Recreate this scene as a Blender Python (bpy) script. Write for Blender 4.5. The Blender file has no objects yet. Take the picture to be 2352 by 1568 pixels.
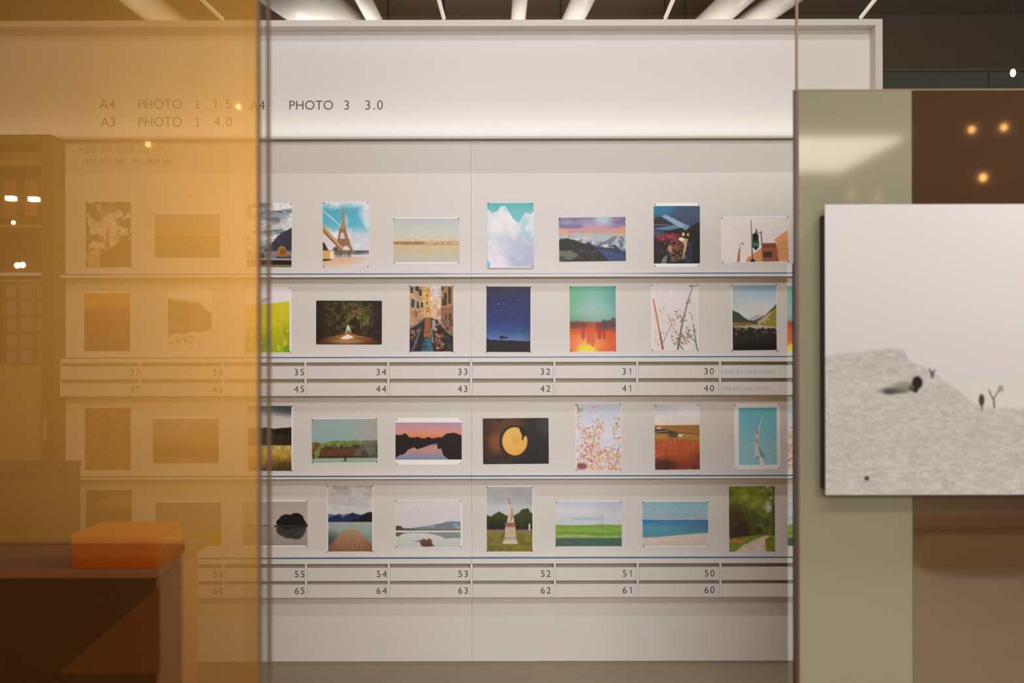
import bpy, bmesh, math, random
import numpy as np

# ------------------------------------------------------------------ painter
def lin(c):
    c = np.clip(np.asarray(c, dtype=float) / 255.0, 0, 1)
    return np.where(c <= 0.04045, c / 12.92, ((c + 0.055) / 1.055) ** 2.4)


class Pic:
    """A small picture painted with numpy: u to the right, v down, both 0..1."""

    def __init__(s, aspect, seed=1, n=256):
        s.H, s.W = (n, int(round(n * aspect / 2)) * 2) if aspect < 1 else (int(round(n / aspect / 2)) * 2, n)
        v, u = np.mgrid[0:s.H, 0:s.W]
        s.u = (u + .5) / s.W
        s.v = (v + .5) / s.H
        s.asp = aspect
        s.a = np.zeros((s.H, s.W, 3))
        s.r = np.random.RandomState(seed)

    def noise(s, fx, fy, o=3, g=.5):
        out = np.zeros_like(s.u)
        amp, tot = 1.0, 0.0
        for k in range(o):
            nx, ny = max(2, int(fx * 2 ** k)), max(2, int(fy * 2 ** k))
            t = s.r.rand(ny + 2, nx + 2)
            x, y = s.u * nx, s.v * ny
            i, j = x.astype(int), y.astype(int)
            a, b = x - i, y - j
            a, b = a * a * (3 - 2 * a), b * b * (3 - 2 * b)
            out += amp * ((t[j, i] * (1 - a) + t[j, i + 1] * a) * (1 - b) + (t[j + 1, i] * (1 - a) + t[j + 1, i + 1] * a) * b)
            tot += amp
            amp *= g
        return out / tot

    def grad(s, stops, mask=None, t=None):
        t = s.v if t is None else t
        ks = [k for k, _ in stops]
        c = np.stack([np.interp(t, ks, [q[i] for _, q in stops]) for i in range(3)], -1)
        s.put(c, mask)

    def put(s, col, mask=None, k=1.0):
        if mask is None:
            mask = np.ones_like(s.u)
        m = (np.clip(mask, 0, 1) * k)[..., None]
        s.a = s.a * (1 - m) + np.asarray(col, dtype=float) * m

    def ell(s, cx, cy, rx, ry, soft=.15):
        d = np.sqrt(((s.u - cx) / rx) ** 2 + ((s.v - cy) / ry) ** 2)
        return np.clip((1 - d) / soft + .5, 0, 1)

    def line(s, x0, y0, x1, y1, w, w1=None):
        """capsule, widths in v units"""
        a = s.asp
        px, py = (s.u - x0) * a, s.v - y0
        dx, dy = (x1 - x0) * a, y1 - y0
        t = np.clip((px * dx + py * dy) / (dx * dx + dy * dy + 1e-9), 0, 1)
        d = np.hypot(px - t * dx, py - t * dy)
        ww = w + ((w if w1 is None else w1) - w) * t
        return np.clip((ww / 2 - d) * s.H * .7 + .5, 0, 1)

    def poly(s, pts):
        m = np.zeros(s.u.shape, bool)
        n = len(pts)
        for i in range(n):
            x0, y0 = pts[i]
            x1, y1 = pts[(i + 1) % n]
            if y0 == y1:
                continue
            c = ((y0 <= s.v) != (y1 <= s.v)) & (s.u < (s.v - y0) / (y1 - y0) * (x1 - x0) + x0)
            m ^= c
        return m.astype(float)

    def below(s, pts, rough=0., f=20, soft=.012):
        y = np.interp(s.u, [p[0] for p in pts], [p[1] for p in pts])
        if rough:
            y = y + (s.noise(f, 2, 3)[0:1, :] - .5) * rough
        return np.clip((s.v - y) / soft + .5, 0, 1)

    def dabs(s, n, box, size, cols, k=.9, stretch=1.):
        for _ in range(n):
            x, y = box[0] + s.r.rand() * (box[2] - box[0]), box[1] + s.r.rand() * (box[3] - box[1])
            z = size * (.4 + .9 * s.r.rand())
            th = s.r.rand() * 3.14
            dx, dy = (s.u - x) * s.asp, (s.v - y) / stretch
            p, q = dx * math.cos(th) + dy * math.sin(th), -dx * math.sin(th) + dy * math.cos(th)
            d = np.sqrt(p * p + (q * 1.9) ** 2) / z
            s.put(cols[s.r.randint(len(cols))], np.clip((1 - d) / .5 + .5, 0, 1), k)

    def tex(s, fx, fy, amt, o=3, mask=None):
        t = (1 + (s.noise(fx, fy, o) - .5) * 2 * amt)[..., None]
        if mask is None:
            s.a = s.a * t
        else:
            s.a = s.a * (1 + (t - 1) * mask[..., None])

    def out(s):
        return np.clip(s.a, 0, 255)


def P_tree_tower(p):
    p.grad([(0, (150, 165, 165)), (.5, (215, 200, 185)), (1, (200, 180, 160))])
    p.put((228, 205, 190), p.ell(.8, .42, .4, .2, .9), .9)
    m = (p.noise(7, 9, 4) + .55 * np.abs(p.u - .45) + .35 * np.abs(p.v - .45) > .66).astype(float)
    p.put((86, 78, 40), m * (1 - p.ell(.52, .42, .2, .3, .8)))
    p.put((112, 66, 30), p.below([(0, .80), (.3, .74), (.5, .72), (1, .56)], .06))
    p.put((205, 175, 140), p.poly([(0, .78), (.34, .68), (.30, .98), (.1, .99), (0, .86)]), .85)
    p.put((190, 110, 50), p.poly([(.475, .37), (.49, .37), (.54, .70), (.42, .70)]))
    p.tex(16, 22, .28, 4)


def P_dusk_sea(p):
    p.grad([(0, (150, 140, 140)), (.3, (160, 145, 110)), (.5, (175, 135, 50)), (.53, (120, 85, 35)), (.58, (150, 120, 50)), (.8, (125, 105, 75)), (1, (110, 90, 70))])
    p.tex(3, 40, .06)


def P_cloud_watcher(p):
    p.grad([(0, (95, 115, 140)), (.15, (120, 140, 160)), (.3, (200, 205, 205)), (.55, (180, 190, 195)), (1, (90, 100, 115))])
    n = p.noise(3, 9, 5)
    p.put((228, 226, 222), np.clip((n - .46) * 6, 0, 1) * (p.v < .75))
    p.put((74, 84, 96), np.clip((p.noise(3, 16, 4) - .57) * 7, 0, 1) * (p.v > .12), .8)
    for k in range(16):
        y = .2 + .035 * k
        p.put((232, 230, 228) if k % 2 else (120, 130, 142), p.line(p.r.rand() * .4, y + .1, .5 + p.r.rand() * .5, y - .04, .022, .01), .45)
    p.tex(12, 22, .18, 4)
    p.put((52, 52, 68), p.below([(0, .86), (.3, .78), (.5, .68), (.7, .5), (1, .38)], .02))
    p.tex(9, 9, .25, 4, p.below([(0, .84), (.3, .78), (.5, .68), (.7, .5), (1, .38)]))
    p.put((130, 145, 160), ((p.v > .75) & (p.v < .88)).astype(float), .8)
    p.put((45, 50, 58), p.ell(.28, .83, .12, .06, .3))
    p.put((70, 74, 90), p.ell(.82, .88, .18, .09, .3))
    p.put((176, 112, 48), p.poly([(.62, .82), (.7, .7), (.76, .67), (.84, .68), (.9, .75), (.93, .81), (.85, .83)]))
    p.put((110, 60, 24), p.ell(.8, .76, .07, .05, .6), .7)
    p.put((26, 14, 12), (p.v > .885).astype(float))
    p.put((190, 175, 160), ((p.v > .868) & (p.v < .885)).astype(float))
    p.put((165, 150, 130), ((p.v > .965) & (p.v < .978)).astype(float))
    p.put((95, 110, 50), (p.v > .982).astype(float))


def P_iron_tower(p):
    p.grad([(0, (190, 215, 220)), (.12, (70, 165, 190)), (.34, (75, 175, 200)), (.5, (190, 200, 210)), (1, (205, 205, 215))])
    n = p.noise(4, 6, 5)
    p.put((226, 222, 226), np.clip((n - .50) * 5, 0, 1) * np.clip(1.1 - 2.2 * np.abs(p.v - .55), 0, 1))
    p.put((228, 226, 230), np.clip((p.noise(4, 7, 4) - .5) * 7, 0, 1) * (p.v < .12))
    p.put((215, 218, 225), np.clip((p.u + .12 * np.sin(p.v * 9) - .84) * 6, 0, 1) * (p.v < .5), .8)
    p.put((220, 222, 226), p.line(.02, .13, .38, .36, .012))
    p.put((170, 122, 84), p.poly([(.435, .08), (.455, .08), (.48, .30), (.50, .42), (.36, .42), (.395, .36), (.42, .30)]))
    p.put((160, 110, 72), p.poly([(.36, .42), (.50, .42), (.59, .62), (.66, .74), (.26, .74), (.31, .60)]))
    p.put((196, 198, 208), p.poly([(.395, .47), (.455, .47), (.475, .56), (.375, .56)]))
    p.put((205, 206, 214), p.ell(.50, .745, .085, .075, .1) * (p.v < .74))
    for y in (.42, .575, .62):
        p.put((128, 84, 54), p.line(.32 if y > .5 else .36, y, .57 if y > .5 else .5, y, .016))
    p.put((210, 202, 205), p.poly([(0, .36), (.1, .42), (.42, .72), (.42, .76), (0, .78)]))
    p.put((192, 150, 100), p.poly([(0, .32), (.46, .72), (.42, .74), (0, .47)]))
    for k in range(15):
        x = .02 + k * .026
        p.put((110, 72, 40), p.line(x, .40 + x * .82, x + .022, .44 + x * .82, .012))
    p.put((70, 42, 26), p.poly([(0, .6), (.05, .63), (.13, .74), (0, .76)]))
    p.put((110, 66, 44), p.ell(.28, .75, .065, .07, .15) * (p.v < .75))
    p.put((110, 96, 82), ((p.v > .735) & (p.v < .80)).astype(float), .85)
    p.put((90, 76, 64), p.noise(40, 10, 2) * ((p.v > .73) & (p.v < .86) & (p.u > .24) & (p.u < .62)))
    p.put((74, 84, 76), ((p.v > .745) & (p.v < .775) & (p.u > .7)).astype(float))
    p.grad([(0, (205, 165, 130)), (.85, (212, 170, 140)), (.95, (212, 180, 150)), (1, (212, 195, 185))], (p.v > .835).astype(float))
    p.put((205, 200, 212), p.below([(0, 1.2), (.5, 1.0), (1, .79)], soft=.2), .8)
    p.put((214, 160, 96), p.poly([(0, .74), (.24, .74), (.24, .87), (0, .88)]))
    p.put((226, 206, 196), p.poly([(.16, .755), (.25, .745), (.25, .86), (.17, .865)]))
    p.put((44, 28, 18), p.poly([(0, .865), (.16, .87), (.2, .885), (0, .9)]))


def P_skyline(p):
    p.grad([(0, (172, 182, 184)), (.3, (190, 192, 182)), (.58, (198, 190, 168)), (.62, (196, 178, 140)), (.75, (190, 178, 148)), (1, (178, 180, 168))])
    y = .52 - .1 * (p.noise(60, 2, 3)[0:1, :] ** 2) * 1.2
    p.put((204, 160, 130), np.clip((p.v - y) * 60, 0, 1) * (p.v < .58), .75)
    for k in range(26):
        x = p.r.rand()
        p.put((200, 160, 130), p.line(x, .54 - .1 * p.r.rand(), x, .58, .008), .7)
    p.put((196, 150, 120), p.line(.5, .30, .5, .56, .008), .7)
    p.put((150, 98, 32), ((p.v > .53) & (p.v < .57) & (p.u < .47)).astype(float), .8)
    p.put((166, 110, 40), ((p.v > .53) & (p.v < .595)).astype(float) * np.clip((p.noise(30, 30, 2) - .35) * 4, 0, 1) * np.where(p.u < .47, 1, .5))
    p.put((120, 98, 60), ((p.v > .59) & (p.v < .602) & (p.u > .1)).astype(float), .8)
    p.put((206, 172, 120), np.clip((p.noise(26, 1, 2) - .45) * 3, 0, 1) * np.clip(1 - np.abs(p.v - .68) * 7, 0, 1), .5)


def P_teal_clouds(p):
    p.grad([(0, (78, 172, 174)), (.35, (110, 190, 192)), (1, (120, 190, 200))])
    c = p.below([(0, .13), (.05, .12), (.12, .17), (.2, .13), (.28, .09), (.36, .07), (.43, .1), (.5, .2), (.56, .26), (.66, .31), (.72, .28), (.77, .2), (.82, .17), (.92, .18), (1, .12)], .07, 9, .03)
    p.put((200, 208, 215), c)
    p.put((150, 192, 204), c * np.clip((p.noise(5, 6, 5) - .42) * 4, 0, 1) * np.clip(1.5 - p.v * 1.6, 0, 1))
    p.put((216, 214, 218), c * np.clip((p.noise(7, 8, 5) - .52) * 7, 0, 1), .8)
    p.put((158, 170, 194), c * np.clip((p.noise(3, 4, 5) - .4) * 3, 0, 1) * np.clip((p.v - .4) * 3, 0, 1))
    p.put((226, 216, 222), c * p.ell(.4, .33, .32, .2, .8), .6)
    p.put((150, 158, 190), p.ell(.8, .85, .5, .3, .9), .6)
    p.put((222, 206, 222), p.ell(.2, .98, .3, .16, .7), .7)
    p.put((110, 180, 214), p.ell(.02, .95, .05, .05, .3))


def P_alps(p):
    p.grad([(0, (118, 112, 150)), (.15, (150, 138, 176)), (.25, (176, 140, 156)), (.34, (196, 138, 120)), (.38, (150, 160, 168)), (1, (150, 160, 170))])
    p.put((100, 92, 138), np.clip((p.noise(4, 9, 4) - .5) * 5, 0, 1) * (p.v < .25), .8)
    p.put((168, 190, 206), p.ell(.66, .06, .12, .12, .9), .8)
    p.put((218, 140, 100), np.clip((p.noise(5, 12, 4) - .45) * 5, 0, 1) * p.ell(.8, .28, .4, .12, .8))
    p.put((230, 150, 90), p.ell(.05, .32, .08, .05, .6), .8)
    p.put((160, 172, 178), p.below([(0, .37), (.3, .36), (.6, .38), (1, .39)], .04, 8, .04))
    m = p.below([(0, .5), (.06, .44), (.14, .37), (.2, .42), (.28, .47), (.36, .45), (.43, .40), (.5, .5), (.6, .56), (.7, .55), (.8, .45), (.9, .41), (1, .48)], .03, 14)
    p.put((104, 114, 132), m)
    sn = np.clip((p.noise(9, 9, 4) - .46) * 8, 0, 1)
    p.put((196, 196, 196), m * sn * (p.v < .72))
    for cx, cy, w, b in ((.145, .37, .10, .50), (.44, .40, .15, .62), (.90, .405, .16, .72)):
        q = p.poly([(cx - .02, cy), (cx + .02, cy + .005), (cx + w, b), (cx - w, b)])
        p.put((176, 178, 184), q, .8)
        p.put((78, 84, 100), q * np.clip((p.noise(14, 9, 3) - .5) * 7, 0, 1) * (p.u > cx - .02), .8)
        p.put((234, 160, 96), q * np.clip((cy + .07 - p.v) * 20, 0, 1), .9)
    p.put((38, 48, 86), p.below([(0, 1), (.45, .55), (.55, .68), (.62, .62), (.7, .7), (.82, .62), (.92, .75), (1, .78)], .05))
    p.put((190, 192, 190), p.line(.62, .66, .82, .69, .025) , .7)
    p.put((58, 78, 128), p.below([(0, 1.2), (.5, .7), (.7, .75), (1, .86)], .03), .6)
    d = p.below([(0, .5), (.1, .47), (.22, .5), (.35, .58), (.5, .64), (.6, .74), (.72, .95), (.75, 1.02)], .02)
    p.put((34, 28, 30), d)
    p.put((94, 100, 84), d * np.clip((p.noise(6, 11, 4) - .5) * 6, 0, 1) * (p.v > .74))


def P_night_village(p):
    p.grad([(0, (48, 76, 110)), (.2, (58, 72, 104)), (.45, (44, 54, 76)), (1, (24, 22, 26))])
    p.put((20, 120, 165), p.ell(.16, .04, .28, .12, .9), .8)
    p.put((36, 32, 44), p.poly([(0, .24), (.12, .18), (.42, .33), (0, .36)]))
    p.put((128, 160, 190), p.poly([(.18, .18), (.26, .15), (.68, .32), (.7, .38), (.58, .39)]))
    p.put((86, 120, 150), p.poly([(.0, .40), (.46, .33), (.58, .4), (.3, .42)]))
    p.put((110, 140, 160), p.poly([(.58, .39), (.68, .32), (.78, .34), (.7, .42)]))
    p.put((22, 18, 18), p.poly([(.22, .44), (.6, .38), (.7, .44), (.9, .3), (1, .28), (1, 1), (.66, 1), (.7, .58), (.4, .52)]))
    p.put((54, 74, 100), p.poly([(0, .42), (.24, .50), (.2, .56), (0, .5)]))
    p.put((166, 150, 140), p.line(0, .325, .34, .325, .012), .7)
    p.put((22, 18, 20), p.below([(0, .56), (.3, .58), (.6, .62), (1, .5)], .05))
    p.dabs(70, (.08, .49, .56, .62), .03, [(176, 44, 48), (150, 34, 40), (120, 36, 40)], .8)
    p.dabs(40, (.34, .6, .66, .8), .03, [(150, 60, 44), (110, 50, 40)], .7)
    p.dabs(34, (.34, .7, .7, .96), .035, [(176, 120, 76), (120, 84, 60), (90, 64, 54)], .75)
    p.put((214, 176, 130), p.poly([(.56, .56), (.74, .57), (.7, .74), (.64, .92), (.62, .9), (.66, .66), (.56, .6)]), .85)
    p.dabs(120, (.06, .5, .66, .82), .014, [(176, 50, 50), (120, 34, 40), (70, 40, 44), (200, 90, 70)], .7)
    p.dabs(60, (.3, .72, .7, .98), .014, [(190, 130, 84), (70, 48, 40), (130, 80, 60)], .7)
    p.put((236, 222, 190), p.ell(.6, .575, .06, .03, .4))
    p.put((246, 200, 96), p.ell(.64, .49, .03, .03, .4))
    p.put((220, 150, 80), p.ell(.74, .50, .025, .03, .5))
    p.put((190, 150, 124), p.ell(.35, .74, .05, .06, .5), .8)
    p.put((140, 134, 130), p.poly([(.2, .9), (.3, .84), (.27, 1), (.16, 1)]), .8)
    p.put((40, 48, 84), p.poly([(.72, .62), (.84, .62), (.82, 1), (.68, 1)]), .7)


def P_traffic_light(p):
    p.grad([(0, (214, 206, 204)), (.5, (222, 212, 210)), (1, (226, 212, 206))])
    p.put((206, 196, 188), p.below([(0, -1), (.3, -.5), (1, .5)], soft=.8) * 0 + np.clip((p.u - .5) * 1.2, 0, 1) * np.clip(1 - p.v, 0, 1), .5)
    p.put((196, 188, 178), p.line(.44, .18, .96, .10, .01), .6)
    p.put((176, 120, 70), p.poly([(.25, .72), (.28, .66), (.27, 1), (.22, 1)]))
    p.put((140, 120, 96), p.line(.27, .60, .275, .68, .012))
    p.put((90, 80, 66), p.ell(.31, .58, .02, .015, .3))
    p.put((206, 140, 84), p.poly([(.36, .96), (.38, .9), (.46, .82), (.58, .70), (.62, .64), (.62, 1), (.36, 1)]))
    p.put((150, 84, 54), p.poly([(.61, .6), (.81, .6), (.86, 1), (.61, 1)]))
    p.put((120, 62, 40), p.poly([(.61, .58), (.81, .58), (.82, .68), (.61, .68)]), .8)
    p.put((74, 50, 44), p.poly([(.62, .78), (.7, .76), (.75, .78), (.75, .9), (.62, .9)]))
    p.put((218, 152, 96), p.poly([(.78, .5), (.99, .28), (1, 1), (.85, 1), (.81, .56)]))
    for k in range(6):
        x = .84 + k * .028
        p.put((150, 90, 56), p.line(x, .5 + .02 * (5 - k), x + .012, .96, .012), .55)
    p.put((150, 90, 56), p.line(.82, .74, 1, .70, .012), .6)
    p.put((64, 60, 54), p.line(.445, .06, .455, .98, .012, .026))
    p.put((96, 74, 52), p.line(.59, .32, .615, .98, .022))
    p.put((96, 84, 60), p.line(.54, .34, .6, .34, .016))
    p.put((20, 28, 28), p.poly([(.46, .38), (.5, .34), (.55, .38), (.555, .66), (.51, .74), (.46, .66)]))
    p.put((20, 28, 28), p.line(.52, .28, .52, .36, .03))
    p.put((84, 196, 160), p.ell(.487, .61, .012, .05, .4), .9)
    p.put((84, 196, 160), p.ell(.528, .61, .012, .05, .4), .9)
    p.put((40, 110, 92), p.ell(.51, .56, .05, .05, .6), .5)
    p.put((30, 26, 24), p.ell(.46, .98, .035, .05, .3))


def P_orange_field(p):
    p.grad([(0, (196, 124, 18)), (.09, (200, 130, 20)), (.1, (206, 140, 40)), (.26, (200, 128, 30)), (.29, (150, 62, 14)), (.5, (120, 44, 16)), (1, (100, 36, 14))])
    p.put((168, 76, 14), p.ell(.6, .36, .5, .14, .9), .7)
    p.tex(12, 16, .12)


def P_rocky_hill(p):
    p.grad([(0, (220, 214, 206)), (1, (216, 204, 190))])
    p.put((122, 110, 92), p.below([(0, .03), (.2, .06), (.38, .08), (.55, .1), (.7, .09), (.85, .2), (1, .3)], .05, 8, .05))
    p.put((150, 138, 120), np.clip((p.noise(5, 6, 4) - .45) * 4, 0, 1) * p.below([(0, .05), (.5, .12), (1, .32)]), .7)
    p.put((92, 80, 62), p.ell(.2, .3, .35, .25, .9), .5)
    p.put((90, 78, 58), ((p.v > .58) & (p.v < .66)).astype(float), .6)
    p.put((206, 196, 180), p.below([(0, .68), (.4, .66), (.6, .62), (1, .6)], .05, 9, .04))
    p.dabs(24, (0, .64, .75, .85), .04, [(120, 106, 84), (100, 88, 66)], .7, .5)


def P_canola(p):
    p.grad([(0, (222, 216, 226)), (.3, (222, 216, 224)), (1, (222, 216, 224))])
    m = p.below([(0, .27), (.4, .25), (.7, .24), (1, .21)], .012, 30)
    p.grad([(0, (214, 196, 30)), (.3, (212, 196, 34)), (.55, (206, 194, 20)), (.75, (176, 178, 12)), (1, (150, 168, 10))], m)
    p.put((120, 160, 8), m * np.clip((p.noise(4, 5, 3) - .48) * 5, 0, 1) * np.clip((p.v - .45) * 3, 0, 1))
    p.dabs(14, (.1, .5, 1, .98), .045, [(218, 196, 60), (212, 198, 40)], .8)
    p.put((96, 150, 10), p.ell(.96, .97, .12, .08, .7), .8)
    p.put((150, 176, 180), p.ell(.42, .21, .06, .035, .4), .8)
    p.put((220, 120, 76), p.line(.42, .18, .56, .17, .014))


def P_forest_road(p):
    p.grad([(0, (34, 30, 14)), (1, (30, 14, 8))])
    c = p.ell(.52, .42, .5, .55, .9)
    p.put((84, 82, 26), c * np.clip((p.noise(12, 10, 4) - .38) * 4, 0, 1))
    p.dabs(90, (.14, .05, .86, .55), .05, [(66, 76, 26), (104, 96, 36), (80, 56, 22), (40, 40, 16)], .6)
    p.dabs(24, (.42, .1, .72, .4), .04, [(150, 104, 50), (120, 86, 40)], .6)
    p.dabs(18, (.64, .36, .8, .62), .05, [(130, 136, 70), (104, 110, 50)], .6)
    for x in (.13, .18, .23, .27, .30, .35, .38, .59, .62, .66, .70, .76, .81):
        p.put((26, 14, 8), p.line(x, .35 + .1 * p.r.rand(), x + .01 * (x - .5), .84, .022), .8)
        p.put((104, 60, 28), p.line(x + .012, .5, x + .012, .82, .012), .7)
    p.put((26, 14, 10), np.clip(1 - p.ell(.5, .42, .4, 1.2, .5), 0, 1), .85)
    p.put((200, 196, 168), p.poly([(.475, .56), (.5, .56), (.54, .72), (.44, .74)]))
    p.put((92, 104, 76), p.ell(.49, .7, .04, .03, .6), .7)
    p.put((176, 92, 26), p.poly([(.44, .74), (.54, .74), (.74, .84), (.26, .84)]))
    p.put((150, 120, 30), p.poly([(.08, .85), (.3, .80), (.7, .80), (.9, .87), (.7, .86), (.3, .86)]), .6)
    p.grad([(0, (120, 60, 20)), (.85, (140, 74, 24)), (1, (70, 36, 16))], p.below([(0, .92), (.2, .85), (.8, .85), (1, .95)], soft=.06), None)
    p.put((236, 226, 206), p.poly([(.47, .77), (.5, .77), (.58, .84), (.46, .88), (.36, .86)]))
    p.put((206, 160, 110), p.ell(.48, .92, .22, .06, .9), .6)
    p.put((22, 10, 8), np.clip(np.abs(p.u - .5) * 2.6 - .75, 0, 1), .95)


def P_canal(p):
    p.grad([(0, (206, 196, 190)), (.3, (212, 196, 180)), (1, (60, 44, 34))])
    p.put((176, 146, 110), p.poly([(0, 0), (.3, 0), (.34, .5), (0, .62)]))
    p.put((206, 158, 92), p.poly([(.28, .02), (.36, 0), (.48, .02), (.5, .46), (.32, .47)]))
    p.put((212, 176, 144), p.poly([(.5, .24), (.6, .18), (.72, .16), (.72, .5), (.5, .5)]), .9)
    p.put((190, 130, 90), p.poly([(.62, .34), (.72, .34), (.72, .46), (.62, .46)]), .7)
    p.put((160, 112, 74), p.poly([(.72, 0), (1, 0), (1, .72), (.84, .68), (.72, .5)]))
    p.put((124, 84, 58), p.poly([(.72, .34), (1, .3), (1, .7), (.84, .68), (.72, .52)]), .7)
    for (x, y, w, h) in ((.03, .01, .05, .1), (.14, .0, .08, .08), (.22, .05, .06, .1), (.05, .2, .06, .13), (.17, .24, .05, .1), (.26, .25, .05, .08),
                         (.13, .4, .06, .07), (.39, .12, .03, .04), (.39, .24, .03, .05), (.4, .33, .03, .02), (.4, .38, .03, .02),
                         (.78, .1, .07, .2), (.88, .02, .07, .25), (.74, .2, .04, .1), (.9, .42, .05, .1), (.82, .44, .03, .08), (.74, .02, .04, .05)):
        p.put((42, 40, 34), p.poly([(x, y), (x + w, y), (x + w, y + h), (x, y + h)]), .9)
    p.put((170, 96, 54), p.poly([(.02, .38), (.3, .37), (.3, .4), (.02, .42)]), .7)
    p.put((176, 120, 84), p.poly([(.02, .42), (.32, .42), (.33, .5), (.05, .57)]), .6)
    p.put((30, 22, 18), p.poly([(0, .66), (.2, .58), (.34, .49), (.5, .48), (.62, .52), (.72, .6), (.84, .70), (1, .78), (1, 1), (0, 1)]))
    p.put((70, 50, 38), np.clip((p.noise(16, 22, 3) - .5) * 5, 0, 1) * (p.v > .5) * (p.u > .55), .7)
    p.put((120, 86, 60), np.clip((p.noise(12, 20, 4) - .5) * 6, 0, 1) * p.poly([(0, .58), (.34, .48), (.3, .6), (.05, .72), (0, .7)]), .7)
    p.put((90, 64, 48), p.line(.3, .55, .36, .53, .03), .8)
    p.put((166, 98, 40), p.poly([(.36, .48), (.5, .48), (.48, .78), (.32, .78)]), .9)
    p.put((110, 60, 26), np.clip((p.noise(10, 26, 3) - .5) * 5, 0, 1) * p.poly([(.36, .48), (.5, .48), (.48, .78), (.32, .78)]), .7)
    p.put((180, 176, 170), p.poly([(.51, .52), (.58, .5), (.6, .6), (.52, .68)]), .8)
    p.put((52, 92, 110), p.poly([(.33, .80), (.48, .78), (.56, 1), (.27, 1)]))
    p.put((26, 38, 44), np.clip((p.noise(9, 14, 3) - .52) * 6, 0, 1) * p.poly([(.33, .78), (.48, .76), (.56, 1), (.27, 1)]), .8)
    p.put((90, 112, 130), p.poly([(.22, .66), (.27, .6), (.28, .66), (.1, .98), (.04, .98)]), .7)
    p.put((104, 128, 142), p.line(.5, .64, .52, .8, .03), .8)
    p.put((196, 120, 96), p.ell(.59, .66, .04, .03, .5))
    p.dabs(30, (.52, .72, .76, .95), .026, [(176, 104, 58), (150, 70, 40), (60, 34, 24), (196, 150, 120)], .8)
    p.dabs(18, (.02, .66, .2, .86), .03, [(120, 60, 36), (150, 120, 110), (60, 34, 28)], .7)
    p.put((220, 140, 50), p.ell(.64, .585, .05, .014, .6), .9)
    p.put((214, 120, 40), p.ell(.62, .74, .05, .02, .6), .8)
    p.put((160, 96, 54), p.line(.04, .98, .17, .9, .012), .6)
    p.tex(26, 36, .22, 3)


def P_night_sky(p):
    p.grad([(0, (44, 38, 62)), (.15, (30, 34, 90)), (.5, (26, 44, 108)), (.68, (38, 72, 136)), (.8, (84, 110, 170)), (1, (90, 110, 165))])
    p.put((40, 34, 62), np.clip((p.u - .75) * 3, 0, 1), .5)
    p.put((40, 36, 56), np.clip(p.ell(0, 0, .4, .3, 1), 0, 1), .5)
    p.tex(30, 40, .1, 2)
    for x, y, c in ((.28, .27, (190, 195, 220)), (.74, .2, (70, 120, 200)), (.18, .34, (60, 90, 170)), (.4, .26, (50, 90, 180)), (.6, .42, (50, 80, 160)), (.86, .34, (44, 60, 130))):
        p.put(c, p.ell(x, y, .012, .008, .8))
    p.put((18, 12, 14), p.below([(0, .78), (.08, .81), (.3, .818), (1, .833)], .012, 16))
    p.put((16, 14, 22), p.ell(.36, .775, .065, .022, .3))
    p.put((16, 14, 22), p.ell(.45, .78, .05, .013, .3))
    p.put((16, 14, 22), p.line(.345, .78, .345, .82, .008))


def P_abstract(p):
    p.grad([(0, (86, 166, 140)), (.4, (126, 178, 168)), (.52, (116, 142, 130)), (.56, (110, 70, 56)), (.62, (170, 50, 30)), (.72, (206, 70, 34)), (1, (206, 76, 36))])
    up = (p.v < .55)
    p.put((60, 140, 140), up * np.clip((p.u - .5) * 2, 0, 1) * np.clip(1 - np.abs(p.v - .2) * 2.4, 0, 1), .9)
    p.put((100, 176, 110), up * np.clip(.5 - p.u, 0, 1), .9)
    p.put((150, 186, 180), p.ell(.6, .36, .34, .28, 1.2) * up, .6)
    p.put((160, 180, 120), p.ell(.56, .39, .05, .035, .7), .8)
    p.put((224, 110, 44), p.ell(.35, .9, .55, .24, 1.2), .9)
    p.put((232, 150, 90), p.ell(.38, .88, .34, .15, .9), .7)
    p.put((226, 206, 50), p.ell(.36, 1.0, .2, .13, .6))
    for x, w, y1, c in ((.29, .12, .82, (190, 54, 30)), (.4, .09, .9, (206, 80, 40)), (.49, .15, .93, (212, 82, 42)), (.64, .14, .82, (176, 46, 36)), (.74, .08, .82, (160, 46, 44))):
        p.put(c, p.poly([(x - w / 2, .56), (x + w / 2, .56), (x + w / 3, y1 - .03), (x, y1), (x - w / 3, y1 - .04)]), .75)
    p.put((214, 92, 60), p.poly([(.17, .6), (.2, .52), (.24, .55), (.24, .72)]), .7)
    p.put((80, 60, 66), p.below([(0, 2), (.55, .6), (.8, .5), (1, .48)], .1) * p.ell(.85, .56, .35, .1, .9), .8)
    p.put((80, 56, 50), p.ell(.15, .59, .3, .05, .9), .6)


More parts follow.
